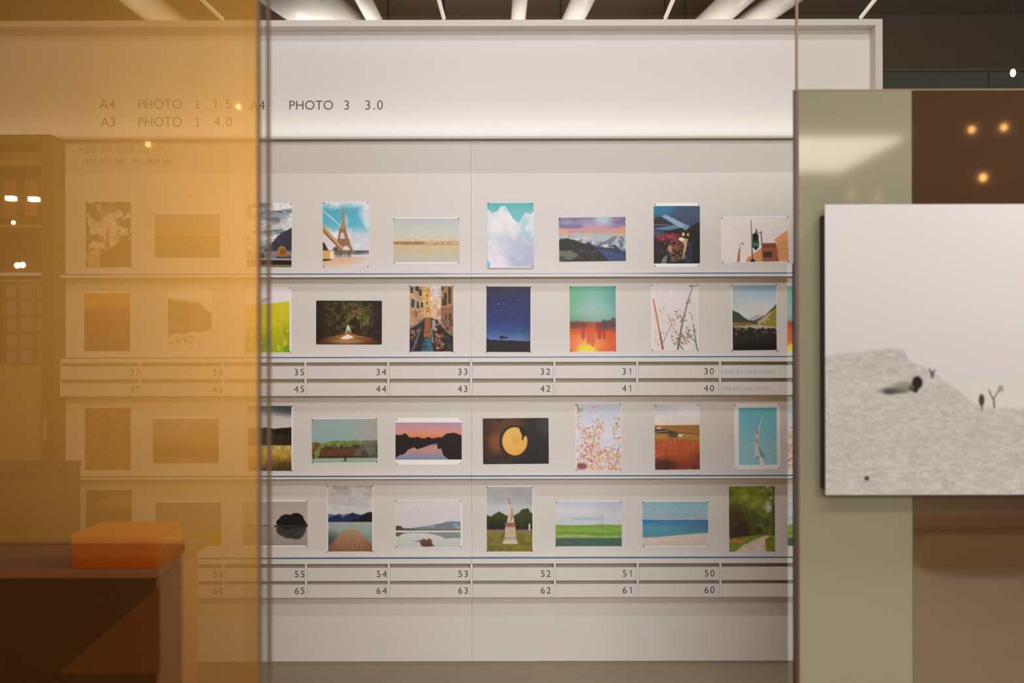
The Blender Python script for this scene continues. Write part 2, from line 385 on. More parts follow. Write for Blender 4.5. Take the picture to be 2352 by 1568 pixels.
def P_branches(p):
    p.grad([(0, (214, 206, 212)), (1, (216, 206, 206))])
    p.put((222, 200, 196), np.clip(.3 - p.u, 0, 1) * 2, .6)
    p.put((190, 196, 190), np.clip((p.u - .8) * 4, 0, 1) * p.v, .7)
    G, O = (70, 92, 72), (190, 100, 48)
    p.put(O, p.line(.03, .22, .17, .74, .018, .024)); p.put((150, 70, 40), p.line(.17, .74, .23, .98, .024, .03))
    for a in ((.88, .06, .78, .27, .012, .016), (.78, .27, .66, .6, .016, .022), (.66, .6, .58, .9, .022, .03), (.58, .88, .56, 1, .03, .03), (.58, .9, .68, 1, .02, .014),
              (.98, .98, .9, .6, .02, .01), (.96, .88, .74, .74, .012, .01), (.9, .55, .84, .42, .01, .007), (.24, .88, .42, .6, .01, .007), (.42, .6, .34, .44, .006, .006), (.42, .6, .56, .78, .006, .008)):
        p.put(G, p.line(*a), .85)
    cols = [(150, 110, 70), (170, 124, 76), (110, 92, 74), (180, 130, 100)]
    p.dabs(60, (.4, .7, .8, .92), .017, cols, .8)
    p.dabs(40, (.5, .38, .8, .58), .016, cols, .75)
    p.dabs(22, (.68, .64, .98, .82), .016, [(90, 86, 66), (110, 96, 70)], .75)
    p.dabs(12, (.74, .22, .9, .3), .016, [(120, 116, 76), (90, 110, 80)], .8)
    p.dabs(10, (.84, .0, .98, .04), .016, [(90, 110, 74)], .8)
    p.dabs(30, (.04, .3, .3, 1), .015, [(206, 130, 70), (200, 120, 66), (214, 160, 120)], .7)
    p.dabs(14, (.36, .5, .56, .68), .016, [(170, 134, 80), (150, 120, 80)], .7)


def P_valley(p):
    p.grad([(0, (112, 158, 190)), (.12, (160, 186, 204)), (.35, (200, 206, 210)), (.55, (196, 196, 190)), (1, (60, 50, 40))])
    p.put((176, 182, 182), np.clip(.5 - p.u, 0, 1) * (p.v < .4), 1)
    p.put((206, 202, 200), np.clip((p.noise(4, 6, 3) - .4) * 3, 0, 1) * ((p.v > .3) & (p.v < .5)), .7)
    p.put((158, 164, 160), p.below([(0, .6), (.36, .52), (.55, .46), (.7, .46), (1, .6)], .03), .8)
    p.put((62, 70, 62), p.below([(0, .38), (.14, .42), (.26, .49), (.36, .535), (.5, .545), (.75, .46), (.9, .36), (1, .29)], .008))
    p.put((136, 134, 36), p.below([(0, 2), (.52, .62), (.72, .49), (.9, .39), (1, .32)], .02))
    p.put((190, 170, 140), p.poly([(.54, .57), (.9, .40), (.86, .46), (.6, .6)]), .8)
    p.put((190, 176, 150), np.clip((p.noise(9, 16, 3) - .6) * 9, 0, 1) * p.below([(0, 2), (.6, .6), (1, .36)]), .8)
    p.put((128, 104, 34), p.below([(0, .565), (.4, .575), (.6, .6), (1, .65)], .02))
    p.put((176, 168, 150), p.below([(0, .63), (.3, .62), (.6, .605), (1, .64)], .02))
    d = p.below([(0, .645), (.4, .655), (.7, .66), (1, .68)], .05, 16)
    p.put((44, 34, 28), d)
    p.put((110, 96, 80), d * np.clip((p.noise(16, 18, 4) - .5) * 5, 0, 1) * np.clip((.86 - p.v) * 5, 0, 1))
    p.put((28, 18, 14), np.clip((p.v - .82) * 7, 0, 1))
    p.put((196, 84, 40), p.ell(.09, .745, .02, .014, .5))


def P_autumn_leaves(p):
    p.grad([(0, (120, 62, 24)), (1, (140, 70, 24))])
    p.tex(14, 18, .5, 4)
    p.dabs(60, (0, 0, 1, 1), .045, [(170, 100, 50), (110, 50, 20), (196, 140, 90), (90, 40, 16)], .5, .6)


def P_purple_haze(p):
    p.grad([(0, (156, 130, 128)), (.4, (150, 104, 84)), (.7, (124, 62, 26)), (.86, (116, 56, 26)), (.9, (138, 88, 84)), (1, (132, 80, 76))])
    p.put((196, 160, 140), p.ell(.5, .12, .05, .08, .8), .6)
    p.put((170, 130, 110), p.ell(.55, .4, .4, .25, 1.2), .4)
    p.put((170, 130, 96), p.ell(.49, .95, .06, .12, .9), .5)


def P_wheat_field(p):
    p.grad([(0, (70, 74, 82)), (.08, (120, 118, 120)), (.16, (186, 182, 184)), (.33, (200, 194, 196)), (1, (200, 194, 196))])
    p.put((60, 66, 80), np.clip(p.ell(1.05, 0, .5, .14, .9), 0, 1), .9)
    p.put((28, 22, 14), p.below([(0, .34), (.4, .335), (.6, .35), (.75, .345), (1, .33)], .015, 10))
    p.put((62, 58, 20), ((p.v > .45) & (p.v < .6)).astype(float) * p.noise(8, 8, 3), .9)
    m = (p.v > .605).astype(float)
    p.grad([(0, (196, 160, 90)), (.62, (190, 158, 84)), (.75, (186, 148, 50)), (.85, (176, 120, 40)), (.95, (110, 70, 24)), (1, (50, 40, 14))], m)
    p.tex(14, 14, .25, 3, m)
    p.put((60, 56, 20), p.ell(.9, .96, .35, .12, .9), .7)


def P_green_cliff(p):
    p.grad([(0, (142, 168, 166)), (.5, (140, 168, 172)), (1, (150, 176, 176))])
    p.put((158, 160, 150), np.clip((p.u - .55) * 3, 0, 1), .9)
    m = p.below([(0, .52), (.06, .53), (.16, .55), (.2, .53), (.24, .5), (.5, .5), (.8, .5), (.9, .52), (1, .51)], .03, 16)
    p.put((112, 132, 54), m)
    p.put((120, 70, 44), p.poly([(.07, .54), (.13, .54), (.08, .68), (.02, .8), (0, .7)]))
    p.put((96, 62, 40), p.poly([(.14, .68), (.24, .63), (.8, .62), (.86, .9), (.1, .9)]))
    p.put((56, 46, 28), np.clip((p.noise(20, 8, 3) - .45) * 5, 0, 1) * ((p.v > .58) & (p.v < .68) & (p.u > .2)), .8)
    p.put((96, 92, 86), p.below([(0, 3), (.6, .9), (.78, .5), (1, .5)], .03) * (p.v < .9), .75)
    p.put((58, 60, 60), np.clip((p.noise(10, 12, 3) - .42) * 5, 0, 1) * (p.u > .74) * ((p.v > .6) & (p.v < .9)), .8)
    p.tex(18, 16, .2, 3, m)
    p.put((62, 34, 24), p.line(.1, .865, .8, .855, .03), .9)
    p.put((146, 172, 150), (p.v > .895).astype(float))
    p.put((40, 30, 26), p.line(.03, .8, .03, .9, .03))
    p.put((48, 34, 32), p.line(.5, .83, .51, .95, .04)); p.put((90, 96, 90), p.line(.46, .95, .54, .95, .02), .7)


def P_sunset_lake(p):
    p.grad([(0, (176, 140, 160)), (.15, (200, 138, 146)), (.3, (216, 138, 108)), (.42, (216, 116, 72)), (.56, (190, 130, 110)), (.7, (190, 136, 120)), (.85, (150, 136, 152)), (1, (110, 130, 166))])
    p.put((150, 140, 176), np.clip((p.u - .6) * 2, 0, 1) * np.clip(.25 - p.v, 0, 1) * 4, .8)
    top = p.below([(0, .34), (.1, .33), (.15, .29), (.2, .38), (.3, .42), (.35, .4), (.45, .42), (.5, .39), (.56, .42), (.7, .4), (.76, .32), (.83, .27), (.9, .28), (1, .35)], .05, 18)
    bot = 1 - p.below([(0, .94), (.06, .88), (.15, .83), (.18, .75), (.28, .66), (.33, .72), (.4, .68), (.5, .62), (.62, .57), (.64, .72), (.69, .7), (.72, .88), (.8, 1), (1, 1.1)], .03, 18)
    p.put((24, 16, 18), top * bot)
    p.put((110, 130, 160), p.line(.48, .64, .62, .585, .03), .7)


def P_moon(p):
    p.grad([(0, (44, 34, 30)), (1, (26, 26, 30))])
    p.put((120, 62, 34), p.ell(.3, .45, .28, .5, 1.2), .7)
    p.put((170, 88, 44), p.ell(.2, .52, .1, .2, 1), .5)
    p.put((96, 58, 36), p.ell(.42, .12, .2, .14, 1), .7)
    p.put((30, 28, 28), np.clip((p.noise(4, 7, 3) - .55) * 5, 0, 1) * (p.u < .4), .6)
    p.put((34, 36, 34), np.clip((p.u - .6) * 5, 0, 1), .75)
    p.put((64, 70, 68), p.ell(.95, .18, .14, .2, 1), .6)
    p.put((42, 34, 30), p.ell(.475, .5, .225, .335, .05))
    m = p.ell(.485, .505, .19, .305, .06)
    p.put((226, 170, 70), m)
    p.put((236, 190, 100), m * p.ell(.42, .42, .14, .2, .9), .5)
    p.put((200, 140, 50), m * np.clip((p.noise(6, 6, 3) - .55) * 5, 0, 1), .4)
    d = p.poly([(.56, .18), (.6, .2), (.68, .32), (.66, .38), (.62, .42), (.61, .5), (.585, .45), (.6, .4), (.57, .3), (.555, .24)])
    p.put((26, 30, 32), d)
    p.put((34, 30, 30), p.poly([(.7, .34), (.74, .5), (.7, .62), (.69, .5)]), .6)


def P_blossom(p):
    p.grad([(0, (178, 186, 206)), (.4, (206, 208, 222)), (1, (206, 206, 216))])
    B = (110, 90, 56)
    p.put(B, p.line(0, .84, .34, .72, .014), .8); p.put(B, p.line(.34, .72, .48, .3, .01, .006), .6); p.put(B, p.line(.86, 1, .98, .6, .014, .01), .7); p.put(B, p.line(.62, .66, .78, .655, .008, .008), .5); p.put(B, p.line(.78, .655, .9, .6, .008, .006), .5); p.put(B, p.line(.06, .1, 0, 0, .02), .7)
    pinks = [(206, 120, 96), (222, 150, 130), (230, 180, 166), (196, 96, 76), (206, 186, 90), (190, 150, 80)]
    p.dabs(120, (-.02, .36, .3, 1), .022, pinks, .75)
    p.dabs(80, (.28, .42, .56, .72), .019, pinks, .7)
    p.dabs(240, (.3, .68, 1, 1), .022, pinks, .72)
    p.dabs(34, (.82, .2, .98, .56), .02, pinks, .75)
    p.dabs(26, (.3, .02, .5, .4), .02, pinks, .7)
    p.dabs(18, (0, 0, .12, .4), .022, [(170, 110, 60), (206, 170, 90), (206, 130, 100)], .75)
    p.dabs(16, (.5, .28, .62, .44), .022, pinks, .8)
    p.put((130, 40, 44), p.ell(.12, .94, .12, .05, .8), .8)


def P_red_field(p):
    p.grad([(0, (176, 186, 200)), (.12, (196, 200, 208)), (.22, (222, 210, 204)), (.3, (226, 206, 196)), (1, (226, 206, 196))])
    p.put((224, 216, 218), np.clip((p.u - .2) * 2, 0, 1) * (p.v < .2), .8)
    p.put((160, 110, 50), (p.v > .315).astype(float))
    p.put((66, 56, 50), p.poly([(0, .37), (.2, .37), (.42, .41), (.4, .45), (0, .44)]), .9)
    p.put((170, 160, 160), p.line(0, .42, .3, .405, .012), .7)
    p.put((214, 190, 170), p.ell(.1, .36, .05, .015, .4))
    p.put((182, 132, 50), p.poly([(0, .45), (.35, .44), (.62, .43), (1, .47), (1, .54), (0, .52)]), .8)
    p.put((70, 50, 40), p.dabs(0, (0, 0, 1, 1), .01, [(0, 0, 0)]) or p.ell(.42, .46, .12, .05, .7), .75)
    p.put((80, 64, 60), p.line(.55, .43, .97, .46, .014), .7)
    p.put((226, 200, 180), p.ell(.565, .475, .05, .022, .4))
    m = p.below([(0, .53), (.5, .53), (1, .565)], soft=.02)
    p.grad([(0, (180, 84, 46)), (.6, (190, 86, 44)), (.75, (184, 80, 40)), (.9, (140, 56, 32)), (1, (120, 50, 30))], m)
    p.put((206, 110, 66), m * np.clip((p.noise(4, 5, 4) - .5) * 4, 0, 1), .6)
    p.put((60, 34, 26), p.ell(.15, .93, .3, .1, .9), .75)
    p.put((110, 60, 40), p.ell(.95, .85, .12, .15, .9), .5)
    p.tex(20, 24, .15, 3, m)


def P_blue_kite(p):
    p.grad([(0, (96, 176, 194)), (.3, (110, 186, 204)), (.7, (146, 196, 204)), (1, (136, 196, 208))])
    W = (206, 206, 204)
    p.put(W, p.line(.66, .1, .55, .3, .006, .018)); p.put(W, p.line(.55, .3, .48, .5, .02, .036)); p.put(W, p.line(.48, .5, .46, .64, .04, .05))
    p.put((206, 130, 104), p.line(.5, .4, .485, .45, .03)); p.put((206, 120, 96), p.line(.47, .56, .47, .60, .036))
    p.put((196, 206, 206), p.poly([(.42, .66), (.5, .64), (.56, .78), (.56, .86), (.4, .85)]))
    p.put((104, 160, 150), p.poly([(.5, .66), (.68, .84), (.66, .88), (.56, .82)]))
    p.put((90, 150, 130), p.line(.46, .87, .66, .85, .02))
    p.put((222, 212, 212), p.poly([(.53, .86), (.6, .86), (.68, 1), (.56, 1)]))


def P_misty_hill(p):
    p.grad([(0, (90, 54, 30)), (.25, (150, 100, 70)), (.4, (150, 96, 60)), (1, (110, 60, 30))])
    p.put((172, 124, 94), p.ell(.7, .2, .5, .14, 1), .7)
    p.put((104, 60, 32), p.below([(0, .3), (.3, .36), (.5, .3), (1, .26)], .04), .7)
    p.put((130, 80, 46), p.ell(.6, .42, .4, .12, 1), .6)
    p.put((84, 50, 30), p.ell(.12, .08, .3, .12, .8), .7)
    p.tex(8, 10, .15)


def P_lavender_meadow(p):
    p.grad([(0, (134, 118, 122)), (.5, (150, 132, 120)), (.68, (160, 136, 84)), (.78, (176, 138, 28)), (1, (150, 110, 20))])
    m = p.below([(0, .66), (.5, .74), (1, .7)], .1, 26, .05)
    p.put((186, 142, 20), m)
    p.tex(30, 12, .2, 3, m)


def P_lake_tree(p):
    p.grad([(0, (176, 162, 154)), (.5, (186, 174, 168)), (.58, (170, 160, 150)), (1, (152, 142, 132))])
    T, R = (24, 18, 20), (56, 58, 58)
    for x, y, rx, ry in ((.62, .64, .10, .14), (.7, .64, .12, .2), (.82, .66, .13, .2), (.9, .62, .07, .12)):
        p.put(R, p.ell(x, y, rx, ry, .25))
    for x, y, rx, ry in ((.6, .48, .08, .1), (.68, .46, .13, .17), (.82, .43, .12, .17), (.9, .5, .07, .1), (.76, .5, .2, .1)):
        p.put(T, p.ell(x, y, rx, ry, .12))
    p.put((52, 52, 52), p.line(.5, .56, 1, .56, .05), .8)
    p.put((40, 40, 40), p.line(.93, .54, 1, .54, .08), .9)
    p.put((90, 88, 86), p.line(.1, .55, .42, .55, .04), .8)


def P_pier(p):
    p.grad([(0, (64, 84, 128)), (.04, (160, 150, 150)), (.15, (190, 182, 180)), (.3, (176, 180, 186)), (.42, (200, 198, 200)), (1, (140, 160, 150))])
    p.put((178, 166, 162), np.clip((p.noise(3, 8, 4) - .45) * 3, 0, 1) * (p.v < .3), .6)
    p.put((206, 204, 206), np.clip((p.noise(3, 12, 4) - .5) * 5, 0, 1) * (p.v < .45), .7)
    p.put((176, 160, 150), np.clip((p.u - .5) * 3, 0, 1) * (p.v < .03), .9)
    p.put((76, 100, 150), p.below([(0, .43), (.2, .44), (.25, .42), (.35, .44), (.6, .42), (.8, .44), (1, .44)], .03, 12))
    p.put((28, 42, 82), p.below([(0, .49), (.15, .46), (.25, .43), (.32, .49), (.45, .44), (.55, .41), (.7, .45), (1, .5)], .02, 12))
    p.put((22, 16, 22), p.below([(0, 3), (.4, .56), (.66, .51), (.8, .43), (.9, .405), (1, .4)], .015, 10))
    w = (p.v > .55).astype(float)
    p.grad([(0, (150, 166, 162)), (.55, (156, 170, 168)), (.7, (140, 162, 150)), (1, (96, 116, 110))], w)
    p.put((54, 66, 74), w * np.clip(p.ell(0, .88, .3, .16, 1), 0, 1), .8)
    k = p.poly([(.35, .665), (.66, .665), (1, .9), (1, 1), (0, 1), (0, .94)])
    p.grad([(0, (176, 140, 106)), (.68, (182, 146, 112)), (1, (140, 92, 60))], k)
    t = (p.u - .505) / np.maximum(p.v - .45, .02)
    p.put((112, 74, 50), k * np.clip(np.sin(t * 34) * 2 - 1.1, 0, 1), .7)
    p.put((110, 68, 46), k * np.clip((np.abs(p.u - .5) - .28) * 4, 0, 1), .5)


def P_winter_lake(p):
    p.grad([(0, (206, 200, 206)), (.5, (204, 200, 206)), (.62, (190, 194, 200)), (.68, (206, 204, 206)), (1, (178, 186, 184))])
    p.put((112, 126, 140), p.below([(0, .64), (.3, .57), (.5, .55), (.65, .5), (.78, .45), (.9, .44), (1, .46)], .03, 10) * (p.v < .63))
    p.put((186, 190, 196), np.clip((p.noise(7, 10, 4) - .5) * 6, 0, 1) * ((p.v > .48) & (p.v < .6)) * (p.u > .3), .6)
    p.put((92, 64, 40), p.below([(0, .55), (.04, .53), (.08, .54), (.12, .59), (.2, .59), (.32, .62), (1, .63)], .015, 20) * (p.v < .64))
    p.put((84, 88, 60), ((p.v > .615) & (p.v < .635)).astype(float), .8)
    p.put((206, 204, 206), ((p.v > .64) & (p.v < .675)).astype(float))
    p.put((116, 128, 122), ((p.v > .675)).astype(float) * (1 - p.below([(0, .76), (.1, .72), (.2, .69), (.5, .7), (.65, .74), (.78, .82), (.88, .8), (1, .8)], .02)), .85)
    p.put((70, 80, 40), p.poly([(.0, .68), (.12, .68), (.05, .77), (.0, .76)]), .7)
    p.put((116, 74, 50), p.poly([(.28, .86), (.38, .85), (.42, .81), (.48, .84), (.52, .8), (.57, .87), (.55, .91), (.6, .98), (.4, .98), (.37, .88)]))
    p.put((70, 44, 30), p.ell(.48, .94, .08, .05, .6), .6)


def P_statue(p):
    p.grad([(0, (172, 170, 174)), (.2, (158, 162, 166)), (.32, (186, 190, 194)), (1, (180, 184, 186))])
    p.tex(3, 5, .08)
    h = p.below([(0, .43), (.1, .46), (.2, .41), (.27, .38), (.36, .41), (.42, .44), (.6, .44), (.7, .41), (.78, .34), (.9, .33), (.96, .4), (1, .4)], .02, 16)
    p.put((56, 66, 26), h)
    p.put((30, 26, 18), h * np.clip((p.v - .46) * 6, 0, 1) * p.noise(9, 9, 3) * 1.5)
    p.grad([(0, (120, 70, 110)), (.67, (126, 86, 110)), (.69, (130, 120, 50)), (1, (124, 110, 34))], (p.v > .655).astype(float))
    p.put((90, 90, 34), np.clip((p.noise(10, 16, 4) - .48) * 5, 0, 1) * (p.v > .7), .7)
    p.put((104, 146, 66), p.ell(.52, .86, .09, .03, .7), .8)
    p.dabs(10, (.1, .86, .8, .98), .02, [(150, 170, 120), (90, 110, 40), (160, 100, 60)], .6, .5)
    p.dabs(8, (0, .68, .3, .8), .018, [(150, 110, 140), (110, 120, 60)], .6)
    p.put((200, 180, 166), p.poly([(.36, .83), (.66, .83), (.68, .88), (.35, .88)]))
    p.put((190, 168, 148), p.poly([(.41, .57), (.62, .57), (.645, .83), (.39, .83)]))
    p.put((150, 96, 62), p.poly([(.4, .55), (.63, .55), (.62, .62), (.41, .62)]))
    p.put((140, 96, 70), p.line(.4, .79, .64, .79, .014), .7)
    p.put((204, 190, 170), p.poly([(.44, .55), (.47, .44), (.45, .36), (.48, .26), (.53, .27), (.56, .4), (.6, .5), (.6, .55)]))
    p.put((170, 130, 90), p.poly([(.5, .55), (.53, .38), (.55, .28), (.58, .36), (.57, .5)]), .8)
    p.put((160, 130, 90), p.line(.49, .19, .51, .27, .026)); p.put((196, 190, 180), p.line(.44, .3, .48, .4, .02), .7)
    p.put((196, 186, 174), p.line(.93, .58, .93, .66, .03))


def P_green_field(p):
    p.grad([(0, (178, 190, 208)), (.2, (206, 204, 210)), (.4, (188, 196, 206)), (.5, (190, 200, 208)), (1, (190, 200, 208))])
    p.put((150, 180, 196), p.ell(.48, .38, .22, .03, .9), .8); p.put((160, 176, 200), p.ell(.85, .12, .25, .15, 1.2), .5)
    g = p.below([(0, .515), (.25, .525), (.55, .52), (.65, .505), (1, .52)], soft=.015)
    p.grad([(0, (120, 160, 56)), (.52, (122, 158, 52)), (.66, (128, 166, 62)), (.72, (98, 146, 34)), (.78, (150, 170, 100)), (.81, (130, 156, 70)), (.815, (62, 100, 90)), (1, (72, 96, 84))], g)
    p.put((166, 176, 120), p.ell(.25, .75, .25, .025, .8), .7)
    p.tex(12, 30, .1, 3, g)
    p.put((90, 140, 110), p.line(.705, .31, .71, .78, .012), .8)


def P_beach(p):
    p.grad([(0, (128, 178, 194)), (.2, (144, 180, 194)), (.41, (146, 176, 196)), (.42, (58, 110, 160)), (.47, (70, 130, 170)), (.6, (78, 150, 172)), (.75, (74, 142, 160)), (1, (74, 142, 160))])
    p.put((30, 120, 180), p.ell(.05, .44, .12, .04, .8), .7)
    p.put((64, 104, 146), np.clip((p.u - .4) * 2, 0, 1) * ((p.v > .42) & (p.v < .68)), .5)
    p.put((110, 104, 84), p.line(.68, .58, .75, .575, .018), .7); p.put((112, 96, 66), p.line(.86, .53, 1, .545, .02), .8)
    p.put((206, 190, 180), p.below([(0, .81), (.25, .79), (.5, .76), (.8, .725), (1, .71)], soft=.025))
    p.put((190, 174, 152), np.clip((p.v - .85) * 5, 0, 1), .6)
    p.tex(40, 40, .05, 2)


def P_green_path(p):
    p.grad([(0, (120, 136, 40)), (.5, (96, 108, 44)), (1, (90, 96, 40))])
    p.tex(9, 12, .35, 5)
    p.put((150, 164, 50), p.ell(.5, .22, .3, .22, 1) * p.noise(8, 10, 3), .9)
    p.put((66, 50, 32), p.ell(.15, .6, .3, .3, .9), .8); p.put((70, 74, 36), p.ell(.52, .5, .14, .14, .8), .6); p.put((58, 44, 34), p.ell(.3, .68, .16, .1, .7), .7)
    p.put((206, 196, 184), np.clip((p.noise(12, 16, 3) - .5) * 6, 0, 1) * p.ell(.84, .2, .1, .26, .8), .9)
    p.put((206, 196, 184), p.ell(.84, .3, .06, .08, .7), .7)
    p.put((78, 66, 50), p.ell(.8, .56, .07, .06, .7), .7); p.put((70, 56, 46), p.ell(.66, .68, .06, .05, .7), .7); p.put((66, 66, 36), p.line(.97, .3, .97, .8, .03), .6)
    p.put((120, 140, 40), p.poly([(0, .8), (.7, .74), (1, .76), (1, 1), (0, 1)]), .85)
    p.put((184, 116, 66), p.poly([(0, .82), (.4, .81), (.3, .87), (0, .86)]), .9)
    p.put((206, 186, 166), p.poly([(.8, .755), (.9, .75), (.78, .82), (.8, 1), (.14, 1), (.3, .9), (.6, .8)]))
    p.put((200, 160, 116), p.line(.16, .99, .5, .84, .016), .6)
    p.tex(20, 26, .12, 3)


def P_snow_dune(p):
    # only the half of this wide picture that the photograph shows is known; the rest runs on
    p.grad([(0, (206, 203, 208)), (.5, (196, 192, 197)), (1, (192, 189, 190))])
    far = p.below([(0, .8), (.3, .62), (.36, .612), (.42, .605), (.5, .585), (.6, .6), (.8, .57), (1, .6)], .012, 30, .02)
    p.put((196, 194, 188), far, .9)
    d = p.below([(0, .522), (.07, .51), (.13, .503), (.165, .498), (.185, .499), (.197, .503), (.203, .52), (.21, .538), (.23, .552), (.27, .575), (.3, .61), (.34, .65), (.37, .685), (.42, .705), (.5, .70), (.7, .72), (1, .68)], .006, 60, .012)
    p.grad([(0, (170, 169, 166)), (.5, (172, 171, 168)), (.62, (180, 178, 176)), (.8, (176, 175, 171)), (1, (182, 180, 175))], d)
    p.tex(170, 200, .075, 2, d)
    p.tex(60, 110, .06, 2, d)
    p.tex(36, 130, .07, 3, d * np.clip((p.v - .6) * 3, 0, 1))
    p.put((160, 160, 154), d * np.clip((p.noise(30, 40, 3) - .55) * 6, 0, 1) * p.ell(.17, .54, .06, .04, .9), .8)
    p.put((165, 164, 158), p.ell(.36, .655, .12, .03, 1) * d, .4)
    p.put((92, 92, 86), p.ell(.175, .641, .035, .011, .8)); p.put((120, 119, 112), p.ell(.2, .625, .03, .014, .9), .8); p.put((70, 70, 66), p.ell(.16, .645, .014, .009, .8), .8)
    p.put((34, 32, 32), p.ell(.231, .614, .013, .022, .4)); p.put((34, 32, 32), p.ell(.226, .636, .008, .012, .5)); p.put((70, 68, 66), p.ell(.217, .632, .008, .01, .6), .8)
    p.put((100, 100, 94), p.line(.262, .567, .268, .595, .006)); p.put((100, 100, 94), p.line(.275, .57, .268, .595, .005)); p.put((90, 90, 84), p.ell(.269, .586, .004, .012, .7))
    p.put((58, 58, 54), p.ell(.392, .674, .007, .02, .5)); p.put((74, 74, 70), p.line(.393, .69, .393, .71, .004))
    p.put((92, 92, 88), p.line(.424, .70, .422, .67, .006)); p.put((100, 100, 96), p.line(.422, .675, .41, .64, .005)); p.put((110, 110, 106), p.line(.422, .67, .44, .63, .005)); p.put((130, 130, 126), p.ell(.44, .635, .007, .012, .7), .7)
    p.put((60, 60, 58), p.ell(.104, .942, .006, .008, .5))

# ------------------------------------------------------------------ scene basics
C = bpy.context.scene.collection
F, CX, CY, CZ = 40 / 36 * 2352, 1176, 784, 1.45     # focal length in pixels of the 2352 x 1568 frame, eye height
PI = math.pi


def X(px, d):
    return (px - CX) * d / F


def Z(py, d):
    return CZ - (py - CY) * d / F


def mat(name, col, rough=.6, spec=.3, metal=0., emit=None, es=0., bump=0., bscale=40., vary=0., coat=0.):
    m = bpy.data.materials.new(name)
    m.use_nodes = True
    nt = m.node_tree
    b = nt.nodes['Principled BSDF']
    b.inputs['Base Color'].default_value = (*lin(col), 1)
    b.inputs['Roughness'].default_value = rough
    b.inputs['Specular IOR Level'].default_value = spec
    b.inputs['Metallic'].default_value = metal
    b.inputs['Coat Weight'].default_value = coat
    b.inputs['Coat Roughness'].default_value = .03
    if emit is not None:
        b.inputs['Emission Color'].default_value = (*lin(emit), 1)
        b.inputs['Emission Strength'].default_value = es
    if bump or vary:
        tc = nt.nodes.new('ShaderNodeTexCoord')
        nz = nt.nodes.new('ShaderNodeTexNoise')
        nz.inputs['Scale'].default_value = bscale
        nz.inputs['Detail'].default_value = 4
        nt.links.new(tc.outputs['Object'], nz.inputs['Vector'])
        if bump:
            bp = nt.nodes.new('ShaderNodeBump')
            bp.inputs['Strength'].default_value = bump
            bp.inputs['Distance'].default_value = .004
            nt.links.new(nz.outputs['Fac'], bp.inputs['Height'])
            nt.links.new(bp.outputs['Normal'], b.inputs['Normal'])
        if vary:
            mx = nt.nodes.new('ShaderNodeMix')
            mx.data_type = 'RGBA'
            mx.inputs[6].default_value = (*(lin(col) * (1 - vary)), 1)
            mx.inputs[7].default_value = (*np.clip(lin(col) * (1 + vary), 0, .95), 1)
            nt.links.new(nz.outputs['Fac'], mx.inputs[0])
            nt.links.new(mx.outputs[2], b.inputs['Base Color'])
    return m


def pane_mat(name, tint, haze, fac, gloss=.04, rough=.02):
    """tinted see-through sheet with a share of scattering haze and a faint mirror reflection"""
    m = bpy.data.materials.new(name)
    m.use_nodes = True
    nt = m.node_tree
    nt.nodes.remove(nt.nodes['Principled BSDF'])
    out = nt.nodes['Material Output']
    t = nt.nodes.new('ShaderNodeBsdfTransparent')
    t.inputs['Color'].default_value = (*tint, 1)
    cur = t.outputs[0]
    if fac > 0:
        df = nt.nodes.new('ShaderNodeBsdfDiffuse')
        df.inputs['Color'].default_value = (*haze, 1)
        mx = nt.nodes.new('ShaderNodeMixShader')
        mx.inputs[0].default_value = fac
        nt.links.new(cur, mx.inputs[1])
        nt.links.new(df.outputs[0], mx.inputs[2])
        cur = mx.outputs[0]
    g = nt.nodes.new('ShaderNodeBsdfGlossy')
    g.inputs['Roughness'].default_value = rough
    mg = nt.nodes.new('ShaderNodeMixShader')
    mg.inputs[0].default_value = gloss
    nt.links.new(cur, mg.inputs[1])
    nt.links.new(g.outputs[0], mg.inputs[2])
    nt.links.new(mg.outputs[0], out.inputs['Surface'])
    return m


def box_bm(bm, x0, x1, y0, y1, z0, z1):
    v = [bm.verts.new(c) for c in ((x0, y0, z0), (x1, y0, z0), (x1, y1, z0), (x0, y1, z0), (x0, y0, z1), (x1, y0, z1), (x1, y1, z1), (x0, y1, z1))]
    for q in ((0, 3, 2, 1), (4, 5, 6, 7), (0, 1, 5, 4), (1, 2, 6, 5), (2, 3, 7, 6), (3, 0, 4, 7)):
        bm.faces.new([v[i] for i in q])


def mesh_obj(name, bm, m, parent=None, bevel=0.):
    me = bpy.data.meshes.new(name)
    bmesh.ops.recalc_face_normals(bm, faces=bm.faces)
    bm.to_mesh(me)
    bm.free()
    return link(name, me, m, parent, bevel)


def link(name, me, m, parent=None, bevel=0.):
    o = bpy.data.objects.new(name, me)
    C.objects.link(o)
    if m is not None:
        me.materials.clear()
        me.materials.append(m)
    if parent is not None:
        o.parent = parent
        top = parent
        off = [0, 0, 0]
        while top is not None:
            off = [a + b for a, b in zip(off, top.location)]
            top = top.parent
        o.location = [-a for a in off]
    if bevel:
        b = o.modifiers.new('bevel', 'BEVEL')
        b.width = bevel
        b.segments = 2
        b.limit_method = 'ANGLE'
    return o


def boxes(name, bl, m, parent=None, bevel=0.):
    """one mesh from boxes given in world coordinates x0,x1,y0,y1,z0,z1"""
    bm = bmesh.new()
    for b in bl:
        box_bm(bm, *b)
    return mesh_obj(name, bm, m, parent, bevel)


def thing(name, loc, label, cat, group=None):
    o = bpy.data.objects.new(name, None)
    o.empty_display_size = .1
    C.objects.link(o)
    o.location = loc
    return tag(o, label, cat, group)


def tag(o, label, cat, group=None):
    o['label'] = label
    o['category'] = cat
    if group:
        o['group'] = group
    return o


def struct(o):
    o['kind'] = 'structure'
    return o


